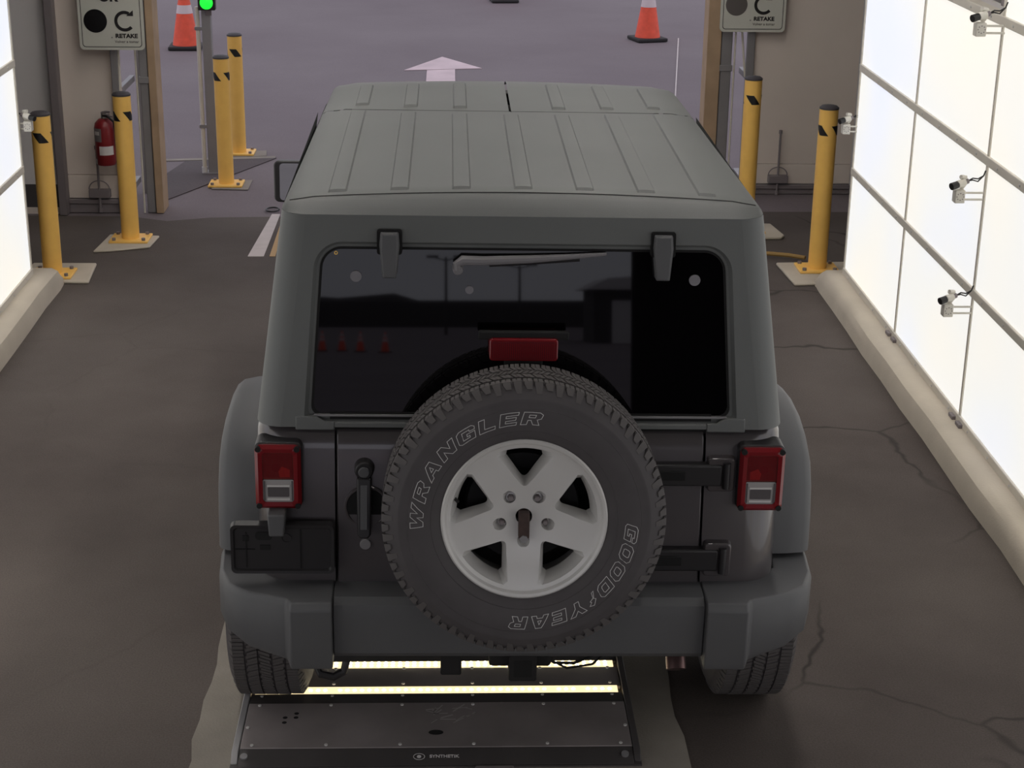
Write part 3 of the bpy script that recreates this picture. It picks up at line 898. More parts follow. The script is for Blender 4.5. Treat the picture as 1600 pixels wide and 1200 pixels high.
for k in range(-3, 4): rib(k * .1805, .515, 1.63 + .012 * k * k, roof)
# lift-off front roof panels
for s in (-1, 1):
    rows = bend_front(roof_rows(1.700, 2.50, 10))
    half = []
    for r in rows:
        pts = [p for p in r if p[0] * s > .01] + []
        if s < 0: pts = pts + [(-.004, r[len(r) // 2][1], 1.767 + CROWN(0) + FR(r[len(r) // 2][1]))]
        else: pts = [(.004, r[len(r) // 2][1], 1.767 + CROWN(0) + FR(r[len(r) // 2][1]))] + pts
        half.append(pts)
    b = B(); b.grid(half); pnl = obj('roof_panel', b, 'top_plastic', car, smooth=32)
    for k in (1, 2, 3): rib(s * k * .178, 1.735 + .012 * k * k, 2.24, pnl, .026, .007)
    b = B(); b.tube([(s * (HW(1.70) - .02 * (y - .5) / 2 + .001), y, 1.705 + FR(y)) for y in (1.2, 1.5, 1.9, 2.2, 2.45)], .005, 8); obj('drip_rail', b, 'gap', car)
b = B(); b.box(-.6, .6, 1.85, 2.5, 1.60, 1.66); obj('headliner', b, 'gap', car)

# rear window
b = B(); b.poly([rear_pt(x, z, .017) for x, z in gl]); glass = obj('rear_window', b, 'glass', car, smooth=0)
b = B(); b.loft([[rear_pt(x, z, .0165) for x, z in glass_loop(.004)], [rear_pt(x, z, .0165) for x, z in glass_loop(-.003)]], True, False); obj('window_gasket', b, 'gap', glass)
b = B(); b.box(-.606, .606, YRR(1.16) + .004, YRR(1.16) + .016, 1.1545, 1.1605); obj('window_bottom_trim', b, 'steel', glass, .001)
for s, x in ((-1, -.386), (1, .400)):
    b = B(); b.loft([[rear_pt(x + a, z, .012) for a, z in rrect(-.036, .036, 1.628, 1.700, .008)], [rear_pt(x + a, z, -.006) for a, z in rrect(-.036, .036, 1.628, 1.700, .008)]]); h = obj('hinge_recess', b, 'gap', glass)
    b = B(); P0 = [(-.027, 1.692), (.027, 1.692), (.030, 1.655), (.021, 1.565), (-.021, 1.565), (-.030, 1.655)]
    b.loft([[rear_pt(x + a, z, .012) for a, z in P0], [rear_pt(x + a * .94, z, -.020) for a, z in P0], [rear_pt(x + a * .78, 1.63 + (z - 1.63) * .95, -.027) for a, z in P0]]); obj('glass_hinge', b, 'plastic', glass, .003)
for x, z in ((-.483, 1.560), (.497, 1.558), (-.156, 1.524)):
    b = B(); b.cyl(rear_pt(x, z, .018), rear_pt(x, z, .0125), .0165 if abs(x) > .3 else .012, n=24); obj('glass_fastener', b, 'washer', glass)
b = B(); yc = .0; ring = lambda r: [rear_pt(-.540 + r * math.cos(2 * math.pi * i / 16), 1.626 + r * math.sin(2 * math.pi * i / 16), .0155) for i in range(16)]
b.loft([ring(.0055), ring(.0028)], True, False); obj('yellow_ring_mark', b, 'yellow', glass)
# wiper
b = B(); b.cyl(rear_pt(-.190, 1.588, .018), rear_pt(-.190, 1.588, -.020), .017, .014, 18); wp = obj('wiper_pivot', b, 'wiper', car, .003)
b = B(); b.tube([rear_pt(-.190, 1.590, -.016), rear_pt(-.193, 1.606, -.018), rear_pt(-.178, 1.617, -.018), rear_pt(-.120, 1.616, -.016), rear_pt(.02, 1.620, -.008), rear_pt(.12, 1.626, -.004), rear_pt(.237, 1.634, .002)], [.012, .013, .0145, .0135, .0115, .0085, .005], 10); obj('wiper_arm', b, 'wiper', wp)
b = B(); b.tube([rear_pt(-.10, 1.600, .004), rear_pt(.0, 1.606, .004), rear_pt(.16, 1.618, .004)], .007, 8); obj('wiper_blade', b, 'trim', wp)
# high brake lamp on its post above the spare wheel
zb0, zb1 = 1.352, 1.408
b = B(); b.loft([[(x, YRR(1.38) - .020, z) for x, z in rrect(-.100, .100, zb0 - .006, zb1 + .006, .010)], [(x, YRR(1.38) - .075, z) for x, z in rrect(-.098, .098, zb0 - .006, zb1 + .004, .010)]]); hb = obj('high_brake_lamp', b, 'red_frame', car, .003)
b = B(); b.prism([(x, YRR(1.38) - .0745, z) for x, z in rrect(-.091, .091, zb0, zb1 - .003, .006)], (0, -.004, 0)); obj('brake_lens', b, 'dark_red', hb)
b = B()
for i in range(30):
    x = -.086 + .172 * i / 29; b.box(x - .0012, x + .0012, YRR(1.38) - .0800, YRR(1.38) - .078, zb0 + .004, zb1 - .008)
q = obj('lens_ribs', b, 'red_frame', hb); q['kind'] = 'stuff'
b = B(); b.box(-.055, .055, YRR(1.3) - .060, YRR(1.3) - .025, 1.02, zb0 - .006); b.box(-.13, .13, YRR(1.3) - .05, YRR(1.3) - .03, 1.405, 1.43); obj('lamp_post', b, 'gap', hb, .004)


# --- tail lamps
def tail_lamp(s):
    x0, x1 = (.643, .773); z0, z1 = .892, 1.088; y = .240; cx = s * (x0 + x1) / 2
    R = lambda g, yy, r: [(s * x, yy, z) for x, z in rrect(x0 - g, x1 + g, z0 - g, z1 + g, r)]
    b = B(); b.loft([R(.004, YT(1.) + .05, .02), R(.004, y + .022, .02), R(-.004, y + .014, .018)]); L_ = obj('tail_lamp', b, 'trim', car, .004)
    b = B(); b.loft([R(.0, y + .018, .018), R(.002, y + .006, .018), R(-.008, y - .004, .014), R(-.020, y - .002, .010), R(-.020, y + .006, .010)], True, False); obj('red_frame', b, 'red_frame', L_, smooth=50)
    zs_ = .984
    b = B(); b.prism([(s * x, y + .004, z) for x, z in rrect(x0 + .019, x1 - .019, zs_, z1 - .019, .004)], (0, -.002, 0)); rl = obj('red_lens', b, 'red_lens', L_)
    xi = (x0 + x1) / 2
    b = B(); b.poly([(s * a, y + .0014, z) for a, z in ((xi - .004, zs_ + .006), (xi - .034, zs_ + .006), (xi - .034, zs_ + .030), (xi - .012, zs_ + .040), (xi - .002, zs_ + .028))]); obj('reflector', b, 'red_bright', rl, smooth=0)
    b = B(); b.disc((s * (xi + .006), y + .0013, zs_ + .036), .013, 18); obj('bulb', b, 'dark_red', rl, smooth=0)
    b = B(); n = 26
    for i in range(n):
        x = x0 + .024 + (x1 - x0 - .048) * i / (n - 1); b.box(min(s * x - .0009, s * x + .0009), s * x + .0009, y + .0005, y + .003, zs_ + .004, z1 - .023)
    q = obj('lens_ribs', b, 'red_frame', rl); q['kind'] = 'stuff'
    b = B(); b.prism([(s * x, y + .004, z) for x, z in rrect(x0 + .020, x1 - .020, z0 + .019, zs_ - .002, .005)], (0, -.002, 0)); wl = obj('reverse_lens', b, 'white_lens', L_)
    b = B(); b.prism([(s * x, y + .002, z) for x, z in rrect(x0 + .034, x1 - .034, z0 + .036, zs_ - .026, .003)], (0, -.0012, 0)); obj('reverse_bulb_shade', b, 'lens_dark', wl)
    for za in (z0 + .029, zs_ - .021):
        b = B(); b.box(s * (x0 + x1) / 2 - .033, s * (x0 + x1) / 2 + .033, y - .0005, y + .002, za - .003, za + .003); obj('lens_bar', b, 'label_white', wl)
    for dx in (-1, 1):
        b = B(); b.box(s * (x0 + x1) / 2 + dx * .040 - .0015, s * (x0 + x1) / 2 + dx * .040 + .0015, y - .001, y + .002, z0 + .024, zs_ - .006); obj('lens_divider', b, 'lens_dark', wl)
    for dx in (x0 + .009, x1 - .009):
        for dz in (z0 + .009, z1 - .009):
            b = B(); b.cyl((s * dx, y + .006, dz), (s * dx, y - .006, dz), .0085, n=14); obj('lamp_screw', b, 'gap', L_)


tail_lamp(-1); tail_lamp(1)

# --- plate holder and its lamp, left
b = B(); yy = .215
b.loft([[(x, yy + .03, z) for x, z in rrect(-.852, -.545, .690, .850, .018)], [(x, yy, z) for x, z in rrect(-.850, -.547, .692, .848, .016)], [(x, yy + .001, z) for x, z in rrect(-.842, -.555, .700, .838, .012)], [(x, yy + .008, z) for x, z in rrect(-.838, -.559, .704, .834, .012)]]); pl = obj('plate_holder', b, 'trim', car, smooth=20)
b = B(); b.prism([(x, yy + .007, z) for x, z in rrect(-.778, -.728, .798, .824, .012)], (0, -.0015, 0)); obj('slot', b, 'gap', pl)
b = B(); b.box(-.765, -.735, yy + .0055, yy + .007, .766, .782); obj('slot', b, 'gap', pl)
b = B(); b.box(-.815, -.797, yy + .0055, yy + .007, .794, .812); obj('slot', b, 'gap', pl)
b = B(); b.lathe([(.014, -.001), (.012, .002), (.009, .0015)], 18).xf(Matrix.Translation((-.686, yy + .0065, .805))); obj('screw_boss', b, 'trim', pl)
for x0, x1, z0, z1 in ((-.647, -.645, .706, .832), (-.838, -.8075, .767, .769), (-.8035, -.779, .767, .769), (-.8065, -.8045, .71, .823)):
    b = B(); b.box(x0, x1, yy + .0045, yy + .0068, z0, z1); obj('moulding_line', b, 'gap', pl)
b = B(); b.prism([(-.738, .188, .892), (-.686, .188, .892), (-.690, .186, .824), (-.734, .186, .824)], (0, .07, 0)); obj('plate_lamp', b, 'plastic', pl, .005)

# --- bumper
b = B(); b.loft([[(x, .300, .63), (x, .300, .652), (x, .150, .650), (x, .128, .632), (x, .120, .60), (x, .128, .475), (x, .145, .455), (x, .300, .455)] for x in (-.548, -.2, .2, .548)]); bc = obj('bumper_centre', b, 'plastic', car, .004)
b = B(); b.box(-.548, .548, .30, .42, .40, .62); obj('bumper_beam', b, 'gap', car)
for s in (-1, 1):
    plan_t = [(.549, .105), (.668, .102), (.682, .128), (.80, .175), (.858, .225), (.893, .32), (.905, .47), (.80, .47), (.785, .345), (.70, .295), (.549, .290)]
    plan_m = [(.549, .088), (.670, .085), (.684, .118), (.81, .165), (.868, .218), (.902, .32), (.914, .47), (.80, .47), (.785, .345), (.70, .295), (.549, .290)]
    plan_b = [(.549, .098), (.670, .095), (.684, .128), (.80, .180), (.852, .235), (.885, .33), (.895, .47), (.80, .47), (.785, .345), (.70, .295), (.549, .290)]
    zb_ = [.437, .437, .452, .468, .482, .490, .495, .495, .49, .47, .44]
    b = B(); b.loft([[(s * x, y, z) for (x, y), z in zip(plan_b, zb_)], [(s * x, y, z + .025) for (x, y), z in zip(plan_m, zb_)], [(s * x, y, .634) for x, y in plan_m], [(s * x, y, .654) for x, y in plan_t]])
    obj('bumper_end', b, 'plastic', car, .005, 3, smooth=40)


# --- wheel arch flares
def flare(path, s, name='fender_flare'):
    rows = []
    n = len(path)
    for i, (y, z) in enumerate(path):
        a = path[max(i - 1, 0)]; c = path[min(i + 1, n - 1)]
        tx, tz = c[0] - a[0], c[1] - a[1]; l = math.hypot(tx, tz); ny, nz = -tz / l, tx / l     # outward
        if nz < -.2 or (abs(nz) < .2 and (ny > 0) != (y > (path[0][0] + path[-1][0]) / 2)): ny, nz = -ny, -nz
        rows.append([(s * x, y + ny * d, z + nz * d) for x, d in ((.765, .004), (.84, .0), (.888, -.010), (.910, -.028), (.918, -.055), (.912, -.085), (.895, -.088), (.765, -.06))])
    b = B(); b.loft(rows); return obj(name, b, 'plastic', car, smooth=55)


RA = .81         # rear axle
rear_path = [(1.33, .58), (1.29, .72), (1.22, .87), (1.12, .975), (1.0, 1.028), (.85, 1.045), (.70, 1.04), (.59, 1.015), (.50, .965), (.445, .88), (.42, .78), (.41, .67)]
FA = RA + 2.947
front_path = [(FA + .50, .66), (FA + .44, .82), (FA + .36, .94), (FA + .22, 1.01), (FA, 1.03), (FA - .22, 1.01), (FA - .36, .93), (FA - .46, .78), (FA - .56, .60)]
for s in (-1, 1):
    flare(rear_path, s); flare(front_path, s)
    b = B(); b.box(min(s * .60, s * .77), max(s * .60, s * .77), .48, 1.28, .50, .98); obj('wheel_well', b, 'gap', car)

# --- tyres and wheels
TP = [(.228, -.088), (.236, -.104), (.250, -.1125), (.270, -.1215), (.300, -.1270), (.322, -.1265), (.345, -.1225), (.352, -.1232), (.356, -.1210), (.372, -.1140), (.384, -.1060), (.391, -.098), (.393, -.085)]
prof = TP + [(.394, -.04), (.394, .04)] + [(r, -y) for r, y in reversed(TP)]
b = B(); b.lathe(prof, 72); TYRE = b.mesh('tyre', 40); TYRE.materials.append(M['tyre'])


def tyre_face(r):
    for (r0, y0), (r1, y1) in zip(TP, TP[1:]):
        if r0 <= r <= r1: return y0 + (y1 - y0) * (r - r0) / (r1 - r0)
    return TP[-1][1]


def tread_mesh():
    """rows of separate tread blocks with sipes, plus shoulder lugs on both sides"""
    b = B()

    def block(a0, a1, y0, y1, r0, r1, sk=0., e=.0):
        p = []
        for r in (r0, r1):
            for a, y in ((a0, y0), (a1, y0), (a1 + sk, y1), (a0 + sk, y1)):
                ee = .0 if r == r0 else e
                p.append(b.v((r * math.cos(a), y, r * math.sin(a))))
        for f in ((0, 1, 2, 3), (7, 6, 5, 4), (0, 4, 5, 1), (1, 5, 6, 2), (2, 6, 7, 3), (3, 7, 4, 0)): b.face([p[i] for i in f])
    n = 84; d = 2 * math.pi / n
    lanes = [(-.100, -.066, .5, .0), (-.060, -.024, .2, .4), (-.019, .019, 0, -.5), (.024, .060, .2, .4), (.066, .100, .5, .0)]
    for li, (y0, y1, off, sk) in enumerate(lanes):
        for i in range(n):
            a = (i + off) * d; edge = li in (0, 4)
            for h in (0, 1):                                # a sipe splits each block in two
                a0 = a + h * d * .47; a1 = a0 + d * (.40 if h == 0 else .36)
                block(a0, a1, y0 + (.004 if h and li in (1, 2) else 0), y1 - (.004 if not h and li in (2, 3) else 0), .392, .3995 if edge else .4015, sk * d)
    for s in (-1, 1):
        for i in range(n):
            a = (i + .5) * d; long = i % 2
            b0 = b
            r_in = .366 if long else .378
            p = []
            for (r, y, w) in ((.3965, .0985, .74), (.389, .1040, .72), (r_in, .1140 if long else .1105, .5)):
                for h in (0, .006):
                    for q in (0, w): p.append(b.v(((r + h * .5) * math.cos(a + q * d), s * (y + h * .7 - .002), (r + h * .5) * math.sin(a + q * d))))
            for k in (0, 4):
                for f in ((k + 2, k + 3, k + 7, k + 6), (k, k + 2, k + 6, k + 4), (k + 1, k + 5, k + 7, k + 3)): b.face([p[j] for j in f])
            b.face([p[8], p[9], p[11], p[10]])
    return b.mesh('tread', 20)


TREAD = tread_mesh(); TREAD.materials.append(M['tread'])


def rim_mesh():
    # solid disc of the wheel face, then five wedge windows, five lug pockets and the bore cut out of it
    face = B()
    face.lathe([(.0015, -.072), (.05, -.074), (.09, -.080), (.15, -.088), (.205, -.090), (.217, -.094), (.2225, -.104), (.2300, -.1065), (.2345, -.104), (.2345, -.098), (.226, -.094), (.222, -.060), (.214, -.032), (.205, -.030), (.15, -.030), (.09, -.034), (.05, -.036), (.0015, -.036)], 96)
    bm = face.bm
    bmesh.ops.remove_doubles(bm, verts=bm.verts, dist=1e-5)
    bmesh.ops.holes_fill(bm, edges=[e for e in bm.edges if e.is_boundary], sides=200)
    me = face.mesh('rim', 0)
    cut = B()
    half, ro = .0435, .203
    for k in range(5):
        ca = math.radians(90 + 72 * k); prof2 = []

        def wedge(h, R, r_in):
            # window between two spokes: apex, straight sides along the spokes, outer arc
            a_sp = math.radians(36); ap = h / math.sin(a_sp)
            # side line point at outer radius
            def side(sg, tlen):
                d = Vector((math.sin(sg * a_sp), math.cos(sg * a_sp))); nrm = Vector((-sg * math.cos(a_sp), sg * sg * math.sin(a_sp)))
                return d * tlen + nrm * h
            tmax = math.sqrt(R * R - h * h); t0 = h / math.tan(a_sp)
            pts = []
            # rounded apex
            for i in range(7):
                u = -1 + 2 * i / 6; pa = side(-1, t0 + r_in); pb = side(1, t0 + r_in); ap_ = Vector((0, ap))
                f = (u + 1) / 2; pts.append(pa * (1 - f) ** 2 + ap_ * 2 * f * (1 - f) + pb * f ** 2)
            c1 = side(1, tmax); a1 = math.atan2(c1.x, c1.y)
            rc = .012; p1 = side(1, tmax - rc); pts.append(p1)
            for i in range(9):
                a = (a1 - .055) * (1 - 2 * i / 8)
                pts.append(Vector((R * math.sin(a), R * math.cos(a))))
            pts.append(side(-1, tmax - rc))
            return pts
        rings = []
        for y, g, R in ((-.115, .0, .2065), (-.0895, .0, .2065), (-.084, .004, .2040), (-.045, .0135, .192), (-.02, .0165, .188)):
            w = wedge(half + g, R, .022)
            rings.append([(p.x * math.cos(ca - math.pi / 2) - p.y * math.sin(ca - math.pi / 2), y, p.x * math.sin(ca - math.pi / 2) + p.y * math.cos(ca - math.pi / 2)) for p in w])
        cut.loft(rings)
        a = math.radians(54 + 72 * k); c = Vector((.0635 * math.cos(a), 0, .0635 * math.sin(a)))
        o_ = Vector((.072 * math.cos(a), 0, .072 * math.sin(a)))
        cut.cyl(o_ + Vector((0, -.085, 0)), c + Vector((0, -.056, 0)), .0195, .013, 20)
    cut.cyl((0, -.10, 0), (0, -.02, 0), .0235, n=28)
    bmesh.ops.recalc_face_normals(cut.bm, faces=cut.bm.faces)
    cm = cut.mesh('cut', 0)
    fo = bpy.data.objects.new('rim_build', me); co = bpy.data.objects.new('rim_cut', cm); COL.objects.link(fo); COL.objects.link(co)
    md = fo.modifiers.new('cut', 'BOOLEAN'); md.operation = 'DIFFERENCE'; md.object = co; md.solver = 'EXACT'; md.use_self = True
    dg = bpy.context.evaluated_depsgraph_get()
    out = bpy.data.meshes.new_from_object(fo.evaluated_get(dg))
    bpy.data.objects.remove(fo); bpy.data.objects.remove(co)
    # barrel behind the face
    bm = bmesh.new(); bm.from_mesh(out)
    w = B(); w.bm.free(); w.bm = bm
    w.lathe([(.222, -.085), (.212, -.05), (.206, -.01), (.206, .06), (.222, .095), (.232, .10)], 64)
    bm.normal_update()
    out2 = bpy.data.meshes.new('rim'); bm.to_mesh(out2); bm.free()
    for p in out2.polygons: p.use_smooth = True
    out2.set_sharp_from_angle(angle=math.radians(28))
    return out2


RIM = rim_mesh(); RIM.materials.append(M['rim'])
b = B(); b.lathe([(.001, .0), (.02, -.01), (.16, -.012), (.165, .03), (.001, .03)], 32); DRUM_DISC = b.mesh('drum_dark_disc', 30); DRUM_DISC.materials.append(M['under'])
b = B(); b.lathe([(.0005, -.026), (.006, -.026), (.009, -.022), (.0095, 0)], 6); NUT = b.mesh('lug_nut', 30); NUT.materials.append(M['dark_steel'])


def wheel(name, loc, rot, spare=False):
    """tyre (part) with tread, rim and nuts as its sub-parts"""
    w = obj(name, TYRE, 'tyre', car); w.location = Vector(loc) - V0; w.rotation_euler = rot
    q = obj('tread', TREAD, 'tread', w); q['kind'] = 'stuff'
    r = obj('rim', RIM, 'rim', w); r['label'] = 'silver five-spoke alloy rim'
    for k in range(5):
        if spare and k == 3: continue
        a = math.radians(54 + 72 * k); n = obj('lug_nut', NUT, 'dark_steel', w); n.location = (.0635 * math.cos(a), -.050, .0635 * math.sin(a))
    d = obj('drum_dark_disc', DRUM_DISC, 'under', w); d.location = (0, .03 if spare else .0, 0)  # on the spare, a dark disc added so the rim windows look dark
    return w


for s in (-1, 1):
    for y in (RA, FA):
        wheel('road_wheel', (s * .786, y, .400), (0, .3, s * math.pi / 2))
LEAN = math.radians(-5.5)
SP = Vector((0, .104, .9585))
sp = wheel('spare_wheel', SP, (LEAN, 0, 0), True)
sp['label'] = 'spare tyre with white outlined lettering'

# outlined sidewall letters
LET = {
 'W': (1.34, [[(0, 1), (.28, 1), (.40, .46), (.58, 1), (.78, 1), (.90, .46), (1.06, 1), (1.34, 1), (1.02, 0), (.78, 0), (.67, .48), (.52, 0), (.26, 0)]]),
 'R': (1.0, [[(0, 0), (0, 1), (.78, 1), (.96, .86), (.96, .54), (.78, .42), (1.0, 0), (.66, 0), (.48, .36), (.32, .36), (.32, 0)], [(.32, .58), (.32, .78), (.64, .78), (.64, .58)]]),
 'A': (1.1, [[(0, 0), (.38, 1), (.72, 1), (1.1, 0), (.78, 0), (.72, .2), (.38, .2), (.32, 0)], [(.44, .40), (.55, .72), (.66, .40)]]),
 'N': (1.0, [[(0, 0), (0, 1), (.3, 1), (.7, .46), (.7, 1), (1, 1), (1, 0), (.7, 0), (.3, .54), (.3, 0)]]),
 'G': (1.02, [[(1.02, .66), (1.02, .86), (.86, 1), (.16, 1), (0, .86), (0, .14), (.16, 0), (1.02, 0), (1.02, .54), (.56, .54), (.56, .36), (.72, .36), (.72, .22), (.3, .22), (.3, .78), (.72, .78), (.72, .66)]]),
 'L': (.88, [[(0, 0), (0, 1), (.3, 1), (.3, .24), (.88, .24), (.88, 0)]]),
 'E': (.9, [[(0, 0), (0, 1), (.9, 1), (.9, .78), (.3, .78), (.3, .62), (.82, .62), (.82, .40), (.3, .40), (.3, .22), (.9, .22), (.9, 0)]]),
 'O': (1.02, [[(.18, 0), (0, .2), (0, .8), (.18, 1), (.84, 1), (1.02, .8), (1.02, .2), (.84, 0)], [(.36, .24), (.30, .34), (.30, .66), (.36, .76), (.66, .76), (.72, .66), (.72, .34), (.66, .24)]]),
 'D': (1.0, [[(0, 0), (0, 1), (.8, 1), (1, .8), (1, .2), (.8, 0)], [(.3, .24), (.3, .76), (.64, .76), (.70, .66), (.70, .34), (.64, .24)]]),
 'Y': (1.06, [[(.37, 0), (.37, .40), (0, 1), (.34, 1), (.54, .66), (.74, 1), (1.06, 1), (.69, .40), (.69, 0)]]),
 '/': (.62, [[(.05, .02), (.22, .5), (.10, .62), (.34, .98), (.62, .86), (.44, .66), (.52, .56), (.26, .44), (.22, .05)]]),
}


def arc_word(word, a_start, a_end, r0, h, gap=.24, name='lettering'):
    tot = sum(LET[c][0] + gap for c in word) - gap
    sc = (a_start - a_end) / tot
    xx = 0
    for c in word:
        w, loops = LET[c]; b = B()
        for lp in loops:
            P2 = []
            # densify so that the strokes follow the curve
            for i in range(len(lp)):
                p, q = lp[i], lp[(i + 1) % len(lp)]; n = max(1, int(math.hypot(q[0] - p[0], q[1] - p[1]) / .35))
                P2 += [(p[0] + (q[0] - p[0]) * k / n, p[1] + (q[1] - p[1]) * k / n) for k in range(n)]
            pts = []
            for x, y in P2:
                X = xx + x + .22 * (y - .5); ang = math.radians(a_start - X * sc); r = r0 + y * h
                pts.append(Vector((r * math.cos(ang), tyre_face(r) - .0006, r * math.sin(ang))))
            n = len(pts); inn, out = [], []
            for i in range(n):
                e0 = (pts[i] - pts[i - 1]).normalized(); e1 = (pts[(i + 1) % n] - pts[i]).normalized()
                n0 = Vector((-e0.z, 0, e0.x)); n1 = Vector((-e1.z, 0, e1.x)); mm = (n0 + n1)
                mm = mm.normalized() / max(.45, mm.normalized().dot(n0)) if mm.length > 1e-4 else n0
                inn.append(pts[i] + mm * .00085); out.append(pts[i] - mm * .00085)
            b.loft([inn, [(p + q) / 2 + Vector((0, -.0008, 0)) for p, q in zip(inn, out)], out], True, False)
        o = obj(name, b.mesh(name, 0), 'letter', sp)
        xx += w + gap


arc_word('WRANGLER', 184.5, 82, .283, .036)
arc_word('GOOD/YEAR', -1.5, -97, .283, .036)
# raised rings on the sidewall
b = B()
for r in (.262, .328):
    b.lathe([(r - .0015, tyre_face(r - .0015) + .0005), (r, tyre_face(r) - .0012), (r + .0015, tyre_face(r + .0015) + .0005)], 72)
obj('sidewall_ring', b.mesh('sidewall_ring', 40), 'tyre', sp)
# carrier, lock bracket, valve
b = B(); b.cyl((0, .26, 1.0), (0, .10, .965), .11, .09, 24); b.box(-.22, .22, .225, .285, .84, 1.06); obj('spare_carrier', b, 'gap', car, .006)
b = B(); b.box(-.0155, .0155, -.098, -.03, -.058, .018); obj('lock_bracket', b.mesh('lock_bracket', 0), 'rust', sp, .003)
b = B(); b.cyl((0, -.102, -.060), (0, -.05, -.060), .0125, n=6); obj('lock_bolt', b.mesh('lock_bolt', 30), 'steel', sp, .002)
b = B(); b.tube([(-.196, -.070, .052), (-.186, -.088, .047)], .005, 8); obj('valve_stem', b.mesh('valve_stem', 30), 'black', sp)

# --- under the bumper: hook, receivers, wiring, exhaust, axle
b = B(); b.tube([(-.625, .40, .36), (-.622, .34, .325), (-.60, .30, .305), (-.56, .29, .302), (-.53, .30, .315), (-.522, .31, .345)], .0125, 10); obj('tow_hook', b, 'trim', car)
b = B(); b.box(-.232, -.168, .24, .40, .335, .46); obj('frame_bracket', b, 'under', car, .006)
b = B(); b.loft([[(x, .20, z) for x, z in rrect(-.025, .060, .338, .425, .008)], [(x, .42, z) for x, z in rrect(-.025, .060, .338, .425, .008)]]); hr = obj('hitch_receiver', b, 'under', car, .003)
b = B(); b.prism([(x, .1995, z) for x, z in rrect(-.010, .045, .353, .410, .005)], (0, .001, 0)); obj('receiver_mouth', b, 'gap', hr)
b = B(); b.box(-.085, .105, .23, .30, .37, .44); obj('hitch_plate', b, 'under', hr, .01)
b = B(); b.tube([(.06, .30, .39), (.12, .29, .352), (.18, .30, .345), (.26, .32, .37), (.34, .34, .42)], .005, 6); b.tube([(.08, .32, .36), (.16, .31, .322), (.24, .32, .33), (.33, .36, .40)], .004, 6); obj('wiring', b, 'black', car)
b = B(); b.tube([(.50, .62, .43), (.50, .46, .415), (.50, .36, .375), (.502, .315, .315)], .031, 20); obj('exhaust_tip', b, 'exhaust', car)
b = B(); b.cyl((-.66, RA, .403), (.66, RA, .403), .045, n=16); b.cyl((-.10, RA - .11, .40), (.10, RA + .1, .40), .12, n=18); obj('rear_axle', b, 'under', car)
b = B(); b.cyl((-.66, FA, .403), (.66, FA, .403), .045, n=16); obj('front_axle', b, 'under', car)
b = B()
for x in (-.42, .42): b.box(x - .04, x + .04, .30, 4.2, .47, .60)
obj('frame_rails', b, 'under', car)

# --- sides, doors, windows, bonnet, windscreen, front
for s in (-1, 1):
    for nm, y0, y1 in (('rear_door', 1.36, 2.00), ('front_door', 2.02, 2.92)):
        b = B(); b.box(min(s * .772, s * .790), max(s * .772, s * .790), y0, y1, .62, 1.10); d = obj(nm, b, 'paint', car, .008)
        b = B(); b.box(min(s * .788, s * .815), max(s * .788, s * .815), y0 + .06, y0 + .20, .98, 1.005); obj('door_handle', b, 'trim', d, .005)
    sd = lambda y, z, e: (s * (HW(z) + e), y, z)
    for nm, y0, y1 in (('quarter_window', .60, 1.16), ('rear_door_window', 1.24, 1.86)):
        b = B(); b.poly([sd(y0, 1.19, .003), sd(y1, 1.19, .003), sd(y1, 1.64, .003), sd(y0 + .03, 1.64, .003)]); obj(nm, b, 'glass', car, smooth=0)
    tp = lambda y: .030 * (y - .5) / 2
    b = B(); b.loft([[(s * (HW(z) - tp(y) * (z - 1.12) / .6 - dx), y, z) for y, z in ((1.90, 1.12), (2.90, 1.12), (2.50, 1.70 + FR(2.5) * .6), (1.90, 1.728))] for dx in (0, .03)]); obj('front_door_frame', b, 'trim', car, .003)
    b = B(); b.poly([(s * (HW(z) - tp(y) * (z - 1.12) / .6 + .002), y, z) for y, z in ((1.95, 1.16), (2.80, 1.16), (2.48, 1.60), (1.95, 1.65))]); obj('front_door_window', b, 'glass', car, smooth=0)
    # mirror
    x0, x1 = .800, .972
    b = B(); b.loft([[(s * x, 2.90, z) for x, z in rrect(x0, x1, 1.145, 1.328, .022)], [(s * x, 2.93, z) for x, z in rrect(x0, x1 - .0, 1.145, 1.328, .03)], [(s * x, 2.99, z) for x, z in rrect(x0 + .02, x1 - .03, 1.165, 1.305, .03)]]); mr = obj('door_mirror', b, 'trim', car, .006)
    b = B(); b.poly([(s * x, 2.884 + (z - 1.158) * .09, z) for x, z in rrect(x0 + .012, x1 - .026, 1.158, 1.318, .016)]); obj('mirror_glass', b, 'mirror', mr, smooth=0)
    b = B(); b.tube([(s * .77, 2.92, 1.14), (s * .82, 2.94, 1.17), (s * .85, 2.94, 1.19)], .018, 8); obj('mirror_arm', b, 'trim', mr)
    b = B(); b.box(min(s * .60, s * .78), max(s * .60, s * .78), 3.05, 4.25, .62, .98); obj('front_quarter', b, 'paint', car, .03, 3)
b = B(); b.loft([[(x, y, z) for x, z in ((-w, .90), (-w, zt - .03), (-w + .05, zt), (0, zt + .025), (w - .05, zt), (w, zt - .03), (w, .90))] for y, w, zt in ((3.0, .70, 1.13), (3.6, .64, 1.11), (4.2, .58, 1.06))]); obj('bonnet', b, 'paint', car, .006)
b = B(); b.loft([[(x, y, z) for x, z in rrect(-.62, .62, .58, 1.06, .06)] for y in (4.18, 4.25)]); gr = obj('grille', b, 'paint', car, .006)
for i in range(7):
    b = B(); b.prism([(x, 4.2505, z) for x, z in rrect(-.27 + i * .09 - .025, -.27 + i * .09 + .025, .70, .98, .02)], (0, .004, 0)); obj('grille_slot', b, 'gap', gr)
for s in (-1, 1):
    b = B(); b.cyl((s * .45, 4.24, .86), (s * .45, 4.275, .86), .09, n=24); obj('headlamp', b, 'white_lens', gr, .006)
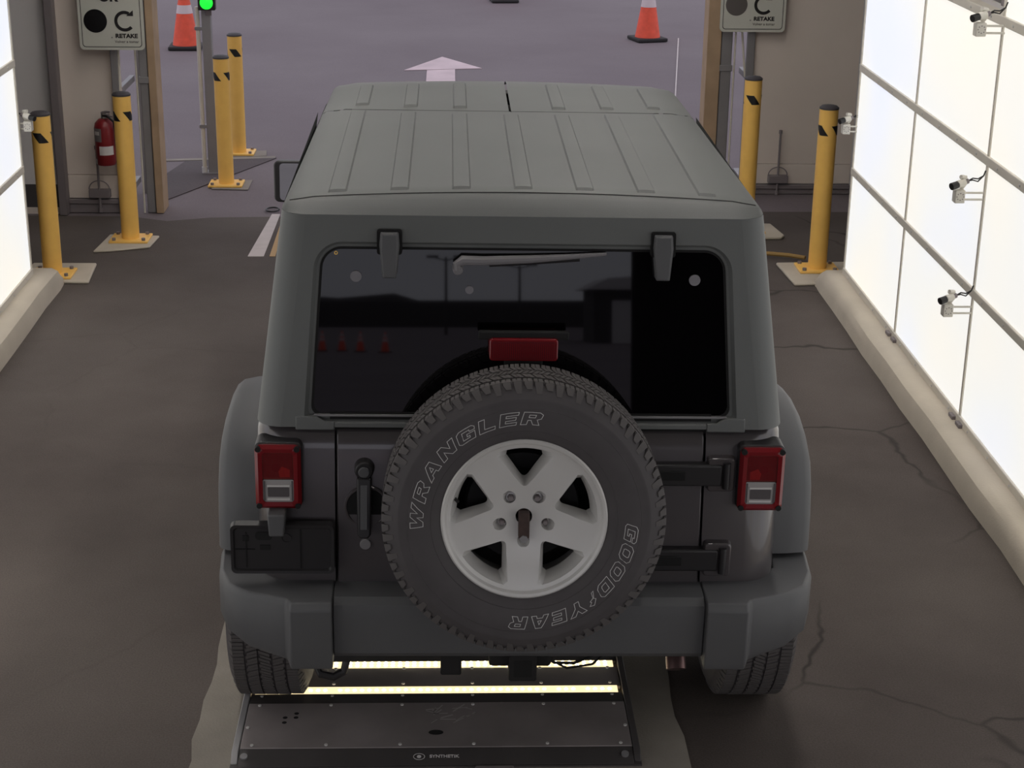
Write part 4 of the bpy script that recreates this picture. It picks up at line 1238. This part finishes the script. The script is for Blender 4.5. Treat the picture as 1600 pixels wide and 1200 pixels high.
b = B(); b.loft([[(x, y, z) for x, z in rrect(-.80, .80, .48, .66, .05)] for y in (4.30, 4.46)]); obj('front_bumper', b, 'plastic', car, .01)
b = B(); b.loft([[(-.70, 2.98, 1.12), (.70, 2.98, 1.12), (.64, 2.53, 1.70), (-.64, 2.53, 1.70)], [(-.70, 3.02, 1.12), (.70, 3.02, 1.12), (.64, 2.57, 1.71), (-.64, 2.57, 1.71)]]); ws = obj('windscreen_frame', b, 'trim', car, .006)
b = B(); b.poly([(-.62, 2.995, 1.20 - .02), (.62, 2.995, 1.18), (.57, 2.615, 1.66), (-.57, 2.615, 1.66)]); obj('windscreen', b, 'glass', ws, smooth=0)
car.rotation_euler.y = math.radians(.45)

# =================================================================== THE LOT BEHIND, seen only in the rear window
def lamp_post(x, y, h, label):
    t = thing('lamp_post', label, 'lamp post', (x, y, 0), 'lamp posts in the lot')
    b = B(); b.cyl((x, y, 0), (x, y, h), .10, .07, 10); obj('pole', b, 'dark_wall', t)
    for s in (-1, 1):
        b = B(); b.tube([(x, y, h - .2), (x + s * .8, y, h)], .04, 6); a = obj('arm', b, 'dark_wall', t)
        b = B(); b.box(x + s * .8 - .35, x + s * .8 + .35, y - .15, y + .15, h - .05, h + .1); obj('lamp_head', b, 'dark_wall', a)


lamp_post(-.2, -95, 4.6, 'double lamp post reflected left of the wiper pivot in the rear window')
lamp_post(4.6, -105, 4.4, 'double lamp post reflected above the high brake lamp')
t = thing('shed', 'low grey shed reflected in the rear window', 'building', (7.6, -72, 0))
b = B(); b.box(6.4, 9.6, -76, -70, 0, 2.4); obj('shed_wall', b, 'dark_wall', t)
b = B(); b.prism([(6.0, -69.6, 2.4), (10.0, -69.6, 2.4), (10.0, -69.6, 3.1), (7.0, -69.6, 2.9)], (0, -7, 0)); obj('shed_roof', b, 'grey_wall', t)
b = B(); b.box(7.2, 8.2, -70.0, -69.95, 0, 1.9); obj('shed_door', b, 'grey_wall', t)
b = B(); b.box(-70, 12, -142, -140, 0, 2.3); tag(obj('far_building', b, 'dark_wall', None, .1), 'long dark building on the horizon of the reflected lot', 'building')
b = B(); b.loft([[(-90 + 5 * i, y, 0 if k == 0 else 2.2 + .8 * math.sin(i * .9) + .5 * math.sin(i * 2.3)) for i in range(40)] for k, y in ((0, -150), (1, -151))], False, False)
o = obj('hills', b, 'dark_wall'); o['kind'] = 'structure'; o['label'] = 'low dark tree line behind the lot'
for i, (x, y) in enumerate(((-4.6, -55), (-3.9, -55), (-3.2, -54), (-2.3, -53))):
    cone(x, y, .2 * i, 'orange cone in the row reflected in the rear window')
